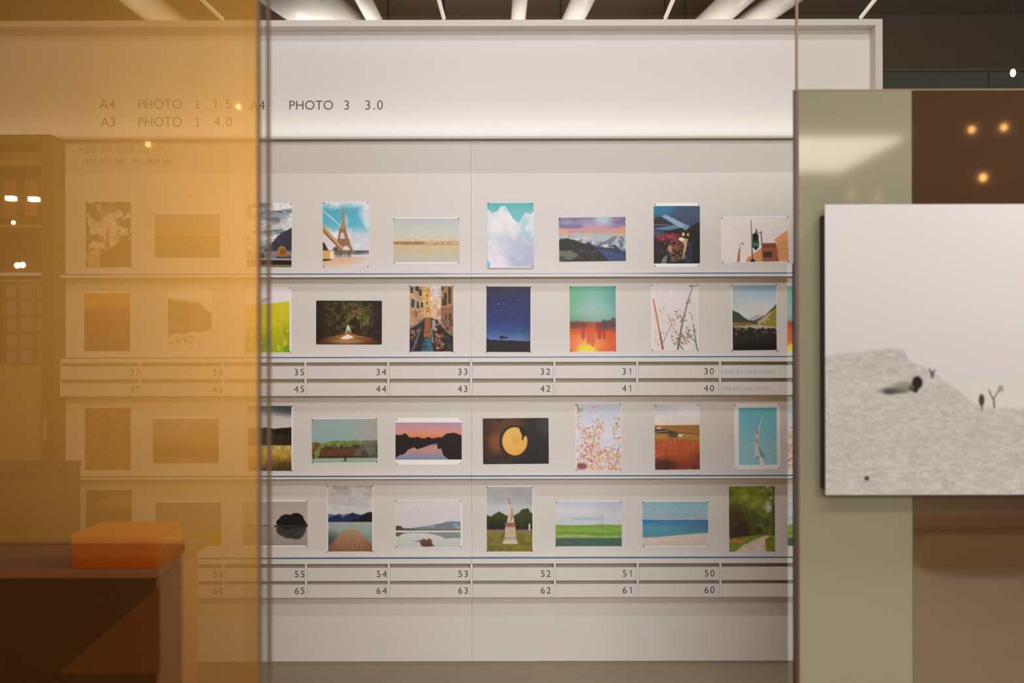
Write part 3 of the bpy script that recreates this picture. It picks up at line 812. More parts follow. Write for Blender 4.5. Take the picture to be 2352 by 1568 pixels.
def cyl_bm(bm, p0, p1, r0, r1=None, n=12, cap=True):
    r1 = r0 if r1 is None else r1
    a, b = np.array(p0, float), np.array(p1, float)
    d = (b - a) / np.linalg.norm(b - a)
    h = np.array((0, 0, 1.)) if abs(d[2]) < .9 else np.array((1., 0, 0))
    s = np.cross(d, h)
    s /= np.linalg.norm(s)
    t = np.cross(d, s)
    A, B = [], []
    for k in range(n):
        w = 2 * PI * k / n
        e = s * math.cos(w) + t * math.sin(w)
        A.append(bm.verts.new(a + e * r0))
        B.append(bm.verts.new(b + e * r1))
    for k in range(n):
        bm.faces.new((A[k], A[(k + 1) % n], B[(k + 1) % n], B[k]))
    if cap:
        bm.faces.new(A[::-1])
        bm.faces.new(B)


def sphere_bm(bm, c, r, sz=1.):
    g = bmesh.ops.create_uvsphere(bm, u_segments=16, v_segments=10, radius=r)
    for v in g['verts']:
        v.co.z *= sz
        v.co += bpy_vec(c)


def bpy_vec(c):
    from mathutils import Vector
    return Vector(c)


def smooth(o):
    for p in o.data.polygons:
        p.use_smooth = True
    return o


_text_cache = {}
# figure one: a stem with a slanted flag, and the same standing on a foot ('1_')
_stem = [(.20, 0, 0), (.31, 0, 0), (.31, 1, 0), (.20, 1, 0)]
_flag = [(.20, .82, 0), (.20, .95, 0), (0, .80, 0), (0, .69, 0)]
_foot = [(.0, 0, 0), (.52, 0, 0), (.52, .09, 0), (.0, .09, 0)]
ONE_V = {'1': np.array(_stem + _flag, float), '1_': np.array(_stem + _flag + _foot, float)}
ONE_V['1_'][:4, 0] += .015
ONE_F = {'1': [[0, 1, 2, 3], [4, 5, 6, 7]], '1_': [[0, 1, 2, 3], [4, 5, 6, 7], [8, 9, 10, 11]]}


def text_mesh(s, weight=0.):
    cu = bpy.data.curves.new('lettering', 'FONT')
    cu.body = s
    cu.size = 1
    cu.offset = weight
    cu.resolution_u = 6
    o = bpy.data.objects.new('lettering', cu)
    C.objects.link(o)
    bpy.context.view_layer.update()
    me = bpy.data.meshes.new_from_object(o.evaluated_get(bpy.context.evaluated_depsgraph_get()))
    bpy.data.objects.remove(o)
    bpy.data.curves.remove(cu)
    return me


def lettering(words, y, m, parent, name='lettering', weight=0.):
    """words: (string, x0, x1, ztop, zbot) fitted into world boxes on the plane Y = y; one flat mesh per word"""
    out = []
    for s, x0, x1, zt, zb in words:
        key = (s, weight)
        if s in ('1', '1_'):
            _text_cache[key] = (ONE_V[s], ONE_F[s])
        if key not in _text_cache:
            me = text_mesh(s, weight)
            v = np.empty(len(me.vertices) * 3)
            me.vertices.foreach_get('co', v)
            _text_cache[key] = (v.reshape(-1, 3), [list(p.vertices) for p in me.polygons])
            bpy.data.meshes.remove(me)
        v, faces = _text_cache[key]
        lo, hi = v.min(0), v.max(0)
        sz = (zt - zb) / (hi[1] - lo[1])
        sx = (x1 - x0) / (hi[0] - lo[0])
        ox = x0
        if len(s) <= 2:                        # short words keep their own proportions
            sx = sz
            ox = (x0 + x1) / 2 - sx * (hi[0] - lo[0]) / 2
        co = [(ox + (a[0] - lo[0]) * sx, y, zb + (a[1] - lo[1]) * sz) for a in v]
        me = bpy.data.meshes.new(name)
        me.from_pydata(co, [], faces)
        out.append(link(name, me, m, parent))
    return out


def picture_mesh(pic, w, h, lift=0., border=(0, 0, 0, 0), white=(228, 224, 223), k=1.24, thick=.0006):
    """a printed sheet: a fine grid carrying the print as point colours, plus edges and a back"""
    img = pic.out()
    H2, W2 = img.shape[0] // 2, img.shape[1] // 2
    img = img[:H2 * 2, :W2 * 2].reshape(H2, 2, W2, 2, 3).mean((1, 3))
    l, t, r, b = border                      # white paper margins in metres
    iw, ih = w - l - r, h - t - b
    xs = np.linspace(l, l + iw, W2)
    zs = np.linspace(h - t, b, H2)
    img = img * .9 + img.mean(-1, keepdims=True) * .1
    cols = lin(img) * k
    wcol = lin(white) * k
    e = .0004

    def pad(ax, c, before, after, lo, hi, axis):
        if before > 0:
            ax = np.concatenate([[lo, ax[0] - e], ax])
            s = list(c.shape); s[axis] = 2
            c = np.concatenate([np.broadcast_to(wcol, s), c], axis)
        if after > 0:
            d = np.sign(ax[-1] - ax[0])
            ax = np.concatenate([ax, [ax[-1] + d * e, hi]])
            s = list(c.shape); s[axis] = 2
            c = np.concatenate([c, np.broadcast_to(wcol, s)], axis)
        return ax, c
    xs, cols = pad(xs, cols, l, r, 0, w, 1)
    zs, cols = pad(zs, cols, t, b, h, 0, 0)
    nx, nz = len(xs), len(zs)
    gx, gz = np.meshgrid(xs - w / 2, zs)
    tt = np.clip(1 - gz / h, 0, 1)
    gy = -lift * np.clip((tt - .55) / .45, 0, 1) ** 2
    co = np.stack([gx, gy, gz], -1).reshape(-1, 3)
    idx = np.arange(nx * nz).reshape(nz, nx)
    q = np.stack([idx[:-1, :-1], idx[1:, :-1], idx[1:, 1:], idx[:-1, 1:]], -1).reshape(-1, 4)
    ring = np.concatenate([idx[0, :-1], idx[:-1, -1], idx[-1, :0:-1], idx[:0:-1, 0]])
    n = len(co)
    co2 = co[ring] + np.array((0, thick, 0))
    k2 = np.arange(len(ring))
    nk = np.roll(k2, -1)
    side = np.stack([ring[k2], ring[nk], n + nk, n + k2], -1)
    allc = np.concatenate([co, co2])
    quads = np.concatenate([q, side])
    me = bpy.data.meshes.new('photo_print')
    me.from_pydata(allc.tolist(), [], quads.tolist() + ([] if lift else [(n + k2[::-1]).tolist()]))
    ca = me.color_attributes.new('Print', 'FLOAT_COLOR', 'POINT')
    c4 = np.ones((len(allc), 4), dtype=np.float32)
    c4[:n, :3] = np.clip(cols.reshape(-1, 3), 0, .93)
    c4[n:, :3] = np.clip(wcol, 0, .93)
    ca.data.foreach_set('color', c4.ravel())
    return me


def print_mat(name, rough=.45, spec=.25):
    m = bpy.data.materials.new(name)
    m.use_nodes = True
    nt = m.node_tree
    b = nt.nodes['Principled BSDF']
    a = nt.nodes.new('ShaderNodeAttribute')
    a.attribute_name = 'Print'
    nt.links.new(a.outputs['Color'], b.inputs['Base Color'])
    b.inputs['Roughness'].default_value = rough
    b.inputs['Specular IOR Level'].default_value = spec
    return m


def light(name, kind, loc, power, col, rot=(0, 0, 0), size=.1, sizey=None, spot=None, blend=.5):
    l = bpy.data.lights.new(name, kind)
    l.energy = power
    l.color = col
    if kind == 'AREA':
        l.shape = 'RECTANGLE'
        l.size = size
        l.size_y = sizey or size
    else:
        l.shadow_soft_size = size
    if kind == 'SPOT':
        l.spot_size = spot
        l.spot_blend = blend
    o = bpy.data.objects.new(name, l)
    C.objects.link(o)
    o.location = loc
    o.rotation_euler = rot
    return o


def aim(o, target):
    d = bpy_vec(target) - o.location
    o.rotation_euler = d.to_track_quat('-Z', 'Y').to_euler()
    return o

# ------------------------------------------------------------------ tuned values
AMBER_TINT, AMBER_HAZE, AMBER_FAC, AMBER_GLOSS = (.71, .63, .50), (.80, .40, .08), .015, .22
ORANGE_POS, ORANGE_AIM, ORANGE_CONE = (-.40, .62, 1.95), (-1.1, -.6, 1.8), 2.2
L_KEY, L_FILL, L_STRIP, L_WARM, L_UP, L_BACK = 33, 458, 1.7, 225, 1.2, 90
L_HALL, LAMP_ES = 160, 11.5
EXPO = 0.0

# ------------------------------------------------------------------ materials
M = {}
M['white'] = mat('white laminate', (222, 216, 212), .55, .25, bump=.03, bscale=300)
M['white_edge'] = mat('white ledge edge', (228, 223, 218), .5, .3)
M['drawer'] = mat('white drawer front', (224, 217, 213), .5, .3)
M['slot'] = mat('rack interior', (200, 192, 172), .7, .1)
M['fascia'] = mat('shaded white fascia board', (206, 200, 195), .6, .2)  # darker than the white boards: shade on the fascia put into its colour
M['header'] = mat('header board', (213, 209, 205), .6, .2)
M['frame'] = mat('header frame', (206, 196, 190), .5, .3)
M['seam'] = mat('tan seam', (150, 140, 112), .8, .1)
M['acryl'] = mat('blue acrylic lip', (52, 96, 142), .25, .5)
M['ink'] = mat('dark grey lettering', (84, 86, 82), .7, .1)
M['ink_green'] = mat('dark green lettering', (62, 84, 62), .7, .1)
M['ink_soft'] = mat('faint tan lettering', (140, 116, 78), .7, .1)
M['ink_teal'] = mat('faint teal lettering', (180, 192, 188), .7, .1)
M['pin'] = mat('olive pin', (96, 92, 60), .4, .4)
M['floor'] = mat('floor', (164, 147, 122), .55, .25, bump=.05, bscale=3, vary=.10)
M['dark_wall'] = mat('dark brown wall', (78, 64, 50), .8, .1, vary=.15, bscale=1.5)
M['dark_ceiling'] = mat('dark ceiling', (84, 70, 56), .8, .1)
M['dark_grey'] = mat('dark grey panel', (60, 60, 56), .6, .2, vary=.1, bscale=2)
M['streak'] = mat('pale duct', (214, 208, 200), .45, .4)
M['led'] = mat('lit white tube', (230, 224, 216), .5, .2, emit=(236, 226, 214), es=.75)
M['rod'] = mat('dark rod', (40, 34, 28), .6, .2)
M['print'] = print_mat('photo print')
M['matte_print'] = print_mat('matte print', .8, .1)
M['wood'] = mat('brown wood', (104, 62, 30), .5, .3, vary=.2, bscale=9)
M['wood_dark'] = mat('dark brown wood', (66, 34, 16), .5, .3, vary=.15, bscale=9)
M['wood_mid'] = mat('mid brown wood', (128, 74, 44), .5, .3, vary=.1, bscale=9)
M['mauve'] = mat('mauve worktop', (186, 142, 122), .4, .4)
M['tan'] = mat('tan board', (166, 136, 92), .6, .2)
M['lavender'] = mat('lavender card', (150, 124, 130), .7, .1)
M['orange'] = mat('orange carton', (240, 122, 12), .6, .2)
M['orange_side'] = mat('orange carton side', (240, 156, 60), .6, .2)
M['brown_trim'] = mat('brown metal trim', (92, 60, 46), .45, .4)
M['tan_trim'] = mat('tan metal trim', (190, 166, 132), .45, .4)
M['bronze'] = mat('bronze trim', (88, 68, 58), .5, .15)
M['mid_trim'] = mat('brown tan trim', (136, 112, 90), .5, .2)
M['black_trim'] = mat('dark metal trim', (48, 36, 32), .4, .4)
M['clear_edge'] = mat('glass edge', (176, 178, 160), .2, .5)
M['olive'] = mat('olive grey glossy board', (124, 121, 101), .06, .5)
M['brown_gloss'] = mat('brown glossy board', (68, 49, 34), .04, .5)
M['brown_gloss'].node_tree.nodes['Principled BSDF'].inputs['IOR'].default_value = 2.5
M['mirror'] = mat('mirror side', (200, 200, 190), .03, .5, metal=1.)
M['bulb'] = mat('warm bulb', (255, 220, 170), .4, .2, emit=(255, 176, 96), es=12)
M['bulb_white'] = mat('white lamp', (255, 244, 224), .4, .2, emit=(255, 240, 215), es=9)
M['ceiling_lamp'] = mat('lit ceiling panel', (250, 240, 225), .5, .2, emit=(255, 238, 218), es=LAMP_ES)
M['amber'] = pane_mat('amber glass', AMBER_TINT, AMBER_HAZE, AMBER_FAC, AMBER_GLOSS, .035)
M['clear'] = pane_mat('clear glass', (.93, .95, .91), (0, 0, 0), 0, .04)
M['dusky'] = pane_mat('dusky glass', (.965, .97, .95), (.5, .48, .4), .012, .015)

WY, FY = 5.12, 5.06          # plane of the print boards, plane of the ledge and drawer fronts

# ------------------------------------------------------------------ the setting
struct(boxes('floor', [(-7, 7, -6, 11, -.2, 0)], M['floor']))
struct(boxes('ceiling', [(-7, 7, -6, 11, 4.6, 4.8)], M['dark_ceiling']))
struct(boxes('wall_back', [(-7, 7, 11, 11.2, 0, 4.6)], M['dark_wall']))
struct(boxes('wall_front', [(-7, 7, -6.2, -6, 0, 4.6)], M['dark_wall']))
struct(boxes('wall_left', [(-7.2, -7, -6, 11, 0, 4.6)], M['dark_wall']))
struct(boxes('wall_right', [(7, 7.2, -6, 11, 0, 4.6)], M['dark_wall']))

struct(boxes('wall_added', [(-4.5, -.86, -.75, -.6, 0, 3.3)], mat('orange wall', (238, 180, 90), .7, .15, vary=.03, bscale=2)))  # unseen orange wall added so its reflection veils the amber pane

# ------------------------------------------------------------------ display cabinets
cols_px = [150.3, 330, 520, 707, 895, 1083, 1272, 1460, 1648, 1836, 2023]
xw = [X(p, WY) for p in cols_px]
# heights (image rows along the middle of the picture) of the edges
zw = lambda py: Z(py, WY)
zf = lambda py: Z(py, FY)
HY = 5.095                    # front of the header frame
HZ0, HZ1 = Z(317.6, HY), Z(45, HY)
ROWS = {'row1': (397, 628), 'row2': (635, 820), 'row3': (908, 1093), 'row4': (1099, 1281)}
KOREAN = '\uc11c\ub78d\uc744 \uc5f4\uc5b4 \uc0ac\uc9c4\uc744 \uc1fc\ud551\ud558\ub2e4'


def drawer_mesh(w, h):
    """open-topped drawer: front, two sides, back and bottom; front at y = 0, bottom left corner at the origin"""
    bm = bmesh.new()
    box_bm(bm, 0, w, 0, .010, 0, h)
    box_bm(bm, 0, .004, .010, .028, 0, h * .6)
    box_bm(bm, w - .004, w, .010, .028, 0, h * .6)
    box_bm(bm, .004, w - .004, .010, .028, 0, .004)
    me = bpy.data.meshes.new('drawer')
    bmesh.ops.recalc_face_normals(bm, faces=bm.faces)
    bm.to_mesh(me)
    bm.free()
    me.materials.append(M['drawer'])
    return me


def cabinet(i0, i1, label, first):
    x0, x1 = xw[i0] + .0005, xw[i1] - .0003
    root = thing('display_cabinet', ((x0 + x1) / 2, WY, 0), label, 'cabinet')
    D = .24
    boxes('carcass', [(x0, x1, WY + .012, WY + D, .0, HZ0 - .005)], M['white'], root)
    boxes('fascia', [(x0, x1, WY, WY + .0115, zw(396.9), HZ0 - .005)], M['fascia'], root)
    for k, (a, b) in ROWS.items():
        boxes('display_board', [(x0, x1, WY, WY + .0115, zw(b + 6), zw(a))], M['white'], root)
    boxes('base_panel', [(x0, x1, WY, WY + .0115, .012, zw(1371))], M['white'], root)
    boxes('toe_strip', [(x0, x1, WY - .004, WY + .01, .0, .010)], M['seam'], root)
    for a, b in ((629.5, 635.5), (1094.3, 1099.6)):
        boxes('ledge', [(x0, x1, FY, WY - .0005, zf(b), zf(a))], M['white_edge'], root, .001)
        boxes('acrylic_lip', [(x0, x1, FY + .002, FY + .005, zf(a) + .0001, zf(a - 2.6))], M['acryl'], root)
    for a, b, s1, f1, s2, f2 in ((821.2, 831.5, 839.6, 868.5, 878.5, 907.5), (1282.4, 1294.3, 1302.8, 1332.5, 1341.2, 1371)):
        boxes('ledge', [(x0, x1, FY, WY - .0005, zf(b), zf(a))], M['white_edge'], root, .001)
        boxes('acrylic_lip', [(x0, x1, FY + .002, FY + .005, zf(a) + .0001, zf(a - 2.6))], M['acryl'], root)
        boxes('rack_back', [(x0, x1, FY + (.030 if a < 1000 else .052), WY - .0005, zf(f2), zf(b) - .0002)], M['slot'], root)
        rails = [(x0, x1, FY + .001, FY + .0295, zf(f1) - .0016, zf(f1) - .0001), (x0, x1, FY + .001, FY + .0295, zf(f2) - .0016, zf(f2) - .0001)]
        boxes('rack_rail', rails, M['white_edge'], root)
        top = a < 1000
        for i in range(i0, i1 + 1):
            xe = xw[i]
            w = .0045
            l, r = (xe, xe + w) if i == i0 else ((xe - w, xe) if i == i1 else (xe - w, xe + w))
            boxes('divider', [(l, r, FY - .0005, FY + .0295, zf(f2), zf(b) - .0002)], M['white_edge'], root)
        for i in range(i0, i1):
            l, r = xw[i] + .0055, xw[i + 1] - .0055
            for tier, (za, zb) in enumerate(((zf(s1), zf(f1)), (zf(s2), zf(f2)))):
                key = (round(r - l, 4), round(za - zb, 4))
                if key not in DRAWERS:
                    DRAWERS[key] = drawer_mesh(r - l, za - zb - .0003)
                d = link('drawer', DRAWERS[key], None, root)
                d.location = (l - root.location[0], FY - root.location[1], zb + .0001)
                num = (30 if top else 50) + 10 * tier + 7 - i
                sh = [0, 0, 0]
                if num >= (30 if top else 50) + 10 * tier and i <= 7:
                    # the number sits near the right end of the front
                    e = cols_px[i + 1]
                    px1 = e - 8.5 if i != 4 else e - 9
                    s = str(num)
                    zt, zbm = za - (za - zb) * .22, za - (za - zb) * .73
                    n = lettering([(s[0], X(px1 - 22.5, FY), X(px1 - 13.5, FY), zt, zbm),
                                   (s[1], X(px1 - 9.2, FY), X(px1, FY), zt, zbm)], FY - .0006, M['ink_green'], None, 'digit', .0)
                    for q in n:
                        q.parent = d
                        q.location = [-(l), -FY, -(zb + .0001)]
                    d['label'] = 'drawer numbered %d' % num
                spans = {(8, True, 0): (1655, 1781), (8, True, 1): (1655, 1763), (1, True, 0): (341, 442)}
                sp = spans.get((i, top, tier))
                if sp:
                    n = lettering([(KOREAN, X(sp[0], FY), X(sp[1], FY), za - (za - zb) * .36, za - (za - zb) * .68)], FY - .0006, M['ink_teal'], None, 'lettering')
                    for q in n:
                        q.parent = d
                        q.location = [-(l), -FY, -(zb + .0001)]
    if not first:
        boxes('joint_strip', [(x0 - .00045, x0 - .0001, WY + .0002, WY + .0113, .012, HZ0 - .006)], M['seam'], root)
    if first:
        lettering([(KOREAN, X(180, WY), X(376, WY), zw(332), zw(350)),
                   ('1', X(198, WY), X(202, WY), zw(361.5), zw(374.5)), ('PIC \u20a9', X(206, WY), X(242, WY), zw(361.5), zw(374.5)), ('1', X(246, WY), X(250, WY), zw(361.5), zw(374.5)), ('5 000', X(253, WY), X(289, WY), zw(361.5), zw(374.5)),
                   ('3PIC  \u20a930 000', X(303, WY), X(394, WY), zw(361.5), zw(374.5))], WY - .0006, M['ink_soft'], root, 'price_word')
    return root


DRAWERS = {}
cabinet(0, 5, 'white wall cabinet left of the middle seam, with drawers numbered 33 to 37', True)
cabinet(5, 10, 'white wall cabinet right of the middle seam, with drawers numbered 30 to 32', False)

# ------------------------------------------------------------------ lit header
hx0, hx1 = X(-130, HY), X(2029, HY)
hz0, hz1 = HZ0, HZ1
hd = thing('lightbox_header', ((hx0 + hx1) / 2, HY, hz0), 'long white lit header box with price list above the display cabinets', 'sign')
ft = X(1190.5, HY) - X(1176, HY)
boxes('frame', [(hx0, hx1, HY, HY + .26, hz1 - ft, hz1), (hx0, hx0 + ft, HY, HY + .26, hz0, hz1 - ft),
                (hx1 - ft - .004, hx1, HY, HY + .26, hz0, hz1 - ft), (hx0 + ft, hx1 - ft - .004, HY, HY + .26, hz0, hz0 + .010)], M['frame'], hd, .001)
HB = HY + .08
boxes('face_board', [(hx0 + ft, hx1 - ft - .004, HB, HB + .01, hz0 + .0105, hz1 - ft - .0005)], M['header'], hd)
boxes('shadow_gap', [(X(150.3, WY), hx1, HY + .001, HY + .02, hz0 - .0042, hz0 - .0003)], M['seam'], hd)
g = lambda s, a, b, t=226.5, u=248: (s, X(a, HB), X(b, HB), Z(t, HB), Z(u, HB))
lettering([g('A4', 229, 266), g('PHOTO', 319, 419), g('1_', 449, 461), g('1', 490, 500), g('.', 507, 510, 244.5, 248), g('5', 517, 535),
           g('A4', 573, 612, 230, 251), g('PHOTO', 666, 766, 230, 251), g('3', 790, 805, 230, 251), g('3', 838.5, 853.5, 230, 251), g('.', 859, 862, 247.5, 251), g('0', 866, 882, 230, 251),
           g('A3', 230, 267, 267.5, 289), g('PHOTO', 319, 419, 267.5, 289), g('1_', 449, 461, 267.5, 289), g('4', 491, 508, 267.5, 289), g('.', 512, 515, 285.5, 289), g('0', 519, 535, 267.5, 289)], HB - .0006, M['ink'], hd, 'price_word', -.006)

# ------------------------------------------------------------------ prints
PIN = None


def pin_mesh():
    bm = bmesh.new()
    cyl_bm(bm, (0, 0, 0), (0, -.003, 0), .0022, .0030, 10)
    cyl_bm(bm, (0, -.003, 0), (0, -.006, 0), .0030, .0018, 10)
    me = bpy.data.meshes.new('pin')
    bmesh.ops.recalc_face_normals(bm, faces=bm.faces)
    bm.to_mesh(me)
    bm.free()
    me.materials.append(M['pin'])
    return me


PIN = pin_mesh()
NP = 0


def photo(fn, x0, y0, x1, y1, label, group, tilt=0., lift=0., m=(0, 0, 0, 0), pins=4, inset=2.2):
    """picture edges in photograph pixels; m: paper margins l, t, r, b in the same pixels; tilt in pixels of rise over the width"""
    global NP
    NP += 1
    d = WY
    xm, ym = (x0 + x1) / 2, (y0 + y1) / 2 + (((x0 + x1) / 2) - CX) * .0022
    w, h = (x1 - x0) * d / F, (y1 - y0) * d / F
    bl = [q * d / F for q in m]
    pic = Pic((x1 - x0) / (y1 - y0), 10 + NP)
    fn(pic)
    pic.tex(100, 120, .035, 2)
    pic.tex(12, 16, .02, 2)
    W, H = w + bl[0] + bl[2], h + bl[1] + bl[3]
    me = picture_mesh(pic, W, H, lift, bl)
    me.materials.append(M['print'])
    o = bpy.data.objects.new('photo_print', me)
    C.objects.link(o)
    cx = X(xm, d) + (bl[2] - bl[0]) / 2
    cz = Z(ym, d) - h / 2 - bl[3]
    o.location = (cx, d - .0012, cz)
    o.rotation_euler = (0, -math.atan2(tilt, x1 - x0), 0)
    tag(o, label, 'photograph', group)
    e = inset * d / F
    spots = [(-W / 2 + e, H - e), (W / 2 - e, H - e), (-W / 2 + e, e), (W / 2 - e, e)][:pins]
    for sx, sz in spots:
        p = bpy.data.objects.new('pin', PIN)
        C.objects.link(p)
        p.parent = o
        dz = max(0, (1 - sz / H) - .55) / .45
        p.location = (sx, -.0001 - lift * dz ** 2 * .9, sz)
    return o


G1, G2, G3, G4 = 'prints pinned in the top row', 'prints pinned in the second row', 'prints pinned in the third row', 'prints pinned in the bottom row'
photo(P_tree_tower, 198, 463, 302, 614, 'hazy print of leafy trees around a thin tower, leftmost of the top row', G1, m=(0, 1, 0, 1))
photo(P_dusk_sea, 356, 491, 506, 592, 'wide print of a calm dusky sea with a thin dark horizon band', G1, m=(0, 4, 0, 2))
photo(P_cloud_watcher, 567, 466, 670, 613, 'print of a blond person seen from behind facing a cloudy grey mountain', G1, -1.0)
photo(P_iron_tower, 742, 465, 848, 614, 'print of a tall iron lattice tower behind a bridge under blue sky', G1, m=(0, 1.5, 0, 0))
photo(P_skyline, 904, 502, 1056, 602, 'pale wide print of a far city skyline over flat water', G1, m=(0, 2, 0, 3))
photo(P_teal_clouds, 1120, 466, 1226, 613, 'print of big white clouds in a teal sky, lower edge curling off the board', G1, lift=.010, m=(0, 1, 0, 2))
photo(P_alps, 1285, 499, 1438, 600, 'wide print of snowy peaks under orange and violet sunset clouds', G1, 1.6)
photo(P_night_village, 1502, 473, 1608, 605, 'dark blue print of tiled roofs and a red tree at night with white margins', G1, m=(0, 7, 0, 8), inset=3)
photo(P_traffic_light, 1659, 500, 1812, 601, 'pale wide print of a green traffic light and orange buildings', G1, 2.0, m=(1, 3, 1, 2))
photo(P_orange_field, 194, 673, 299, 806, 'print of an orange and dark red field, leftmost of the second row', G2, m=(0, 4, 0, 0))
photo(P_rocky_hill, 386, 684, 486, 809, 'faint brownish print of a rocky hillside above a pale stony beach', G2, m=(0, 20, 0, 2))
photo(P_canola, 564, 660, 665, 809, 'print of a bright yellow flower field under white sky', G2, m=(0, 1, 4, 1))
photo(P_forest_road, 726, 690, 877, 791, 'dark wide print of a road through an autumn forest', G2, -.8, m=(0, .6, 0, .6))
photo(P_canal, 941, 657, 1041, 807, 'print of boats on a narrow canal between old ochre houses', G2, m=(0, .6, 0, .6), inset=0)
photo(P_night_sky, 1117, 658, 1218, 808, 'deep blue print of a starry night sky with a tiny lone tree', G2, -.5, inset=0)
photo(P_abstract, 1309, 657, 1415, 807, 'abstract print fading from green and teal to fiery red and yellow', G2, .6, m=(0, .5, 0, .8))
photo(P_branches, 1499, 655, 1602, 803, 'pale print of bare branches with small brown blossoms', G2, .6, m=(2, 1, 2, 1), inset=1)
photo(P_valley, 1683, 655, 1784, 804, 'print of a green valley with a dark reed field in front', G2, .8, m=(2, .6, 1, .6), inset=0)
photo(P_autumn_leaves, 195, 937, 300, 1079, 'print full of small rust brown leaves, leftmost of the third row', G3)
photo(P_purple_haze, 351, 961, 502, 1063, 'wide hazy print fading from mauve to brown', G3, m=(0, 4, 0, 0))
photo(P_wheat_field, 570, 932, 669, 1081, 'print of a golden wheat field and dark tree line under grey sky', G3, m=(0, 0, 3, 1), inset=1)
photo(P_green_cliff, 716, 962, 867, 1062, 'wide print of a grassy brown sea cliff under teal grey sky', G3, 1.0, m=(0, 2, 0, 1))
photo(P_sunset_lake, 908, 970, 1060, 1055, 'wide print of a pink sunset over a lake between black trees', G3, m=(0, 11, 0, 12), inset=3)
photo(P_moon, 1109, 960, 1260, 1065, 'dark wide print of a yellow full moon partly covered by leaves', G3, .8)
photo(P_blossom, 1324, 928, 1425, 1079, 'print crowded with pink and yellow spring blossoms on light blue sky', G3, m=(2, .5, 1, .5), inset=1)
photo(P_red_field, 1504, 929, 1607, 1078, 'print of a rust red field with a small farmhouse under pale sky', G3, .8, m=(0, .5, 1, .5))
photo(P_blue_kite, 1697, 936, 1784, 1067, 'bright blue print of a long thin white trail, with wide white margins', G3, .6, m=(11, 10, 8, 11), inset=3)
photo(P_misty_hill, 197, 1125, 302, 1271, 'brown misty print partly hidden behind the orange carton', G4)
photo(P_lavender_meadow, 356, 1153, 507, 1254, 'wide print of a yellow meadow under a dusky mauve sky', G4, m=(0, 3, 0, 2))
photo(P_lake_tree, 556, 1152, 706, 1252, 'wide grey print of a dark round tree mirrored in a lake', G4, m=(0, 4, 1, 4))
photo(P_pier, 753, 1115, 854, 1266, 'print of a wooden pier leading to blue mountains over a lake', G4, m=(2, 0, 2, 1), inset=1)
photo(P_winter_lake, 908, 1150, 1057, 1256, 'pale wide print of a still lake with driftwood and distant mountains', G4, m=(1, 2, 3, 1))
photo(P_statue, 1117, 1118, 1222, 1266, 'print of a stone statue on a pedestal in a green garden', G4, m=(1, 2, 2, 1))
photo(P_green_field, 1275, 1152, 1427, 1254, 'wide print of a flat green field with a thin pole under pale sky', G4, m=(0, 2, 0, 1))
photo(P_beach, 1475, 1152, 1626, 1253, 'wide print of turquoise sea and a pale sandy beach', G4, .6, m=(0, 2, 1, 2))
photo(P_green_path, 1674, 1116, 1779, 1266, 'print of a pale footpath under bright green trees', G4, .4, m=(0, .5, 0, .5))

# ------------------------------------------------------------------ wooden showcase at the left
SY = 4.97
sx = lambda p: X(p, SY)
sz = lambda p: Z(p, SY)
sc = thing('showcase', (sx(-60), SY, 0), 'tall brown wooden showcase with lit shelves left of the white cabinets', 'showcase')
SB = 5.55
boxes('frame', [(sx(95), (-2.0112), SY, SY + .03, 0, HZ0 - .0006), (sx(-240), sx(-214), SY, SY + .03, 0, HZ0 - .0006), (sx(-214), sx(95), SY, SY + .03, sz(331), HZ0 - .0006),
                (sx(-214), sx(95), SY, SY + .03, 0, .1)], M['wood'], sc, .002)
boxes('side_panel', [(sx(108), (-2.0112), SY + .031, SB, 0, HZ0 - .0006), (sx(-240), sx(-227), SY + .031, SB, 0, HZ0 - .0006)], M['wood_mid'], sc)
boxes('top_panel', [(sx(-226), sx(107), SY + .031, SB, (HZ0 - .02), HZ0 - .0006)], M['wood'], sc)
boxes('back_panel', [(sx(-226), sx(107), SB - .02, SB, .1, (HZ0 - .021))], M['wood_dark'], sc)
boxes('light_box', [(sx(-226), sx(88), SY + .12, SY + .14, sz(367), sz(334))], M['tan'], sc)
for a, b in ((-30, 0), (22, 52), (75, 100)):
    boxes('slat', [(sx(a), sx(b), SY + .16, SY + .18, sz(487), sz(398))], M['wood_mid'], sc)
for y in (490, 512, 620, 640):
    boxes('shelf', [(sx(-226), sx(107), SY + .06, SB - .021, sz(y + 4), sz(y - 2))], M['tan'] if y in (512, 640) else M['wood'], sc)
boxes('glow_strip', [(sx(-226), sx(94), SY + .04, SY + .058, sz(629), sz(622))], mat('bluish lit strip', (170, 176, 200), .5, .2, emit=(170, 176, 205), es=.35), sc)
for a, b, y0, y1 in ((-1, 21, 443, 454), (52, 75, 445, 456)):
    boxes('lamp', [(sx(a), sx(b), SY + .05, SY + .09, sz(y1), sz(y0))], M['bulb_white'], sc, .004)
    boxes('lamp_arm', [(sx((a + b) / 2) - .004, sx((a + b) / 2) + .004, SY + .07, SB - .021, sz(y0) - .005, sz(y0) + .002)], M['rod'], sc)
for px, py, r in ((13, 504, .010), (91, 542, .010), (22, 604, .014), (34, 603, .014)):
    bm = bmesh.new()
    sphere_bm(bm, (sx(px), SY + .08, sz(py)), r)
    smooth(mesh_obj('lamp', bm, M['bulb_white'], sc))
    bm = bmesh.new()
    cyl_bm(bm, (sx(px), SY + .08 + r * .9, sz(py)), (sx(px), SB - .022, sz(py)), .003)
    mesh_obj('lamp_arm', bm, M['rod'], sc)
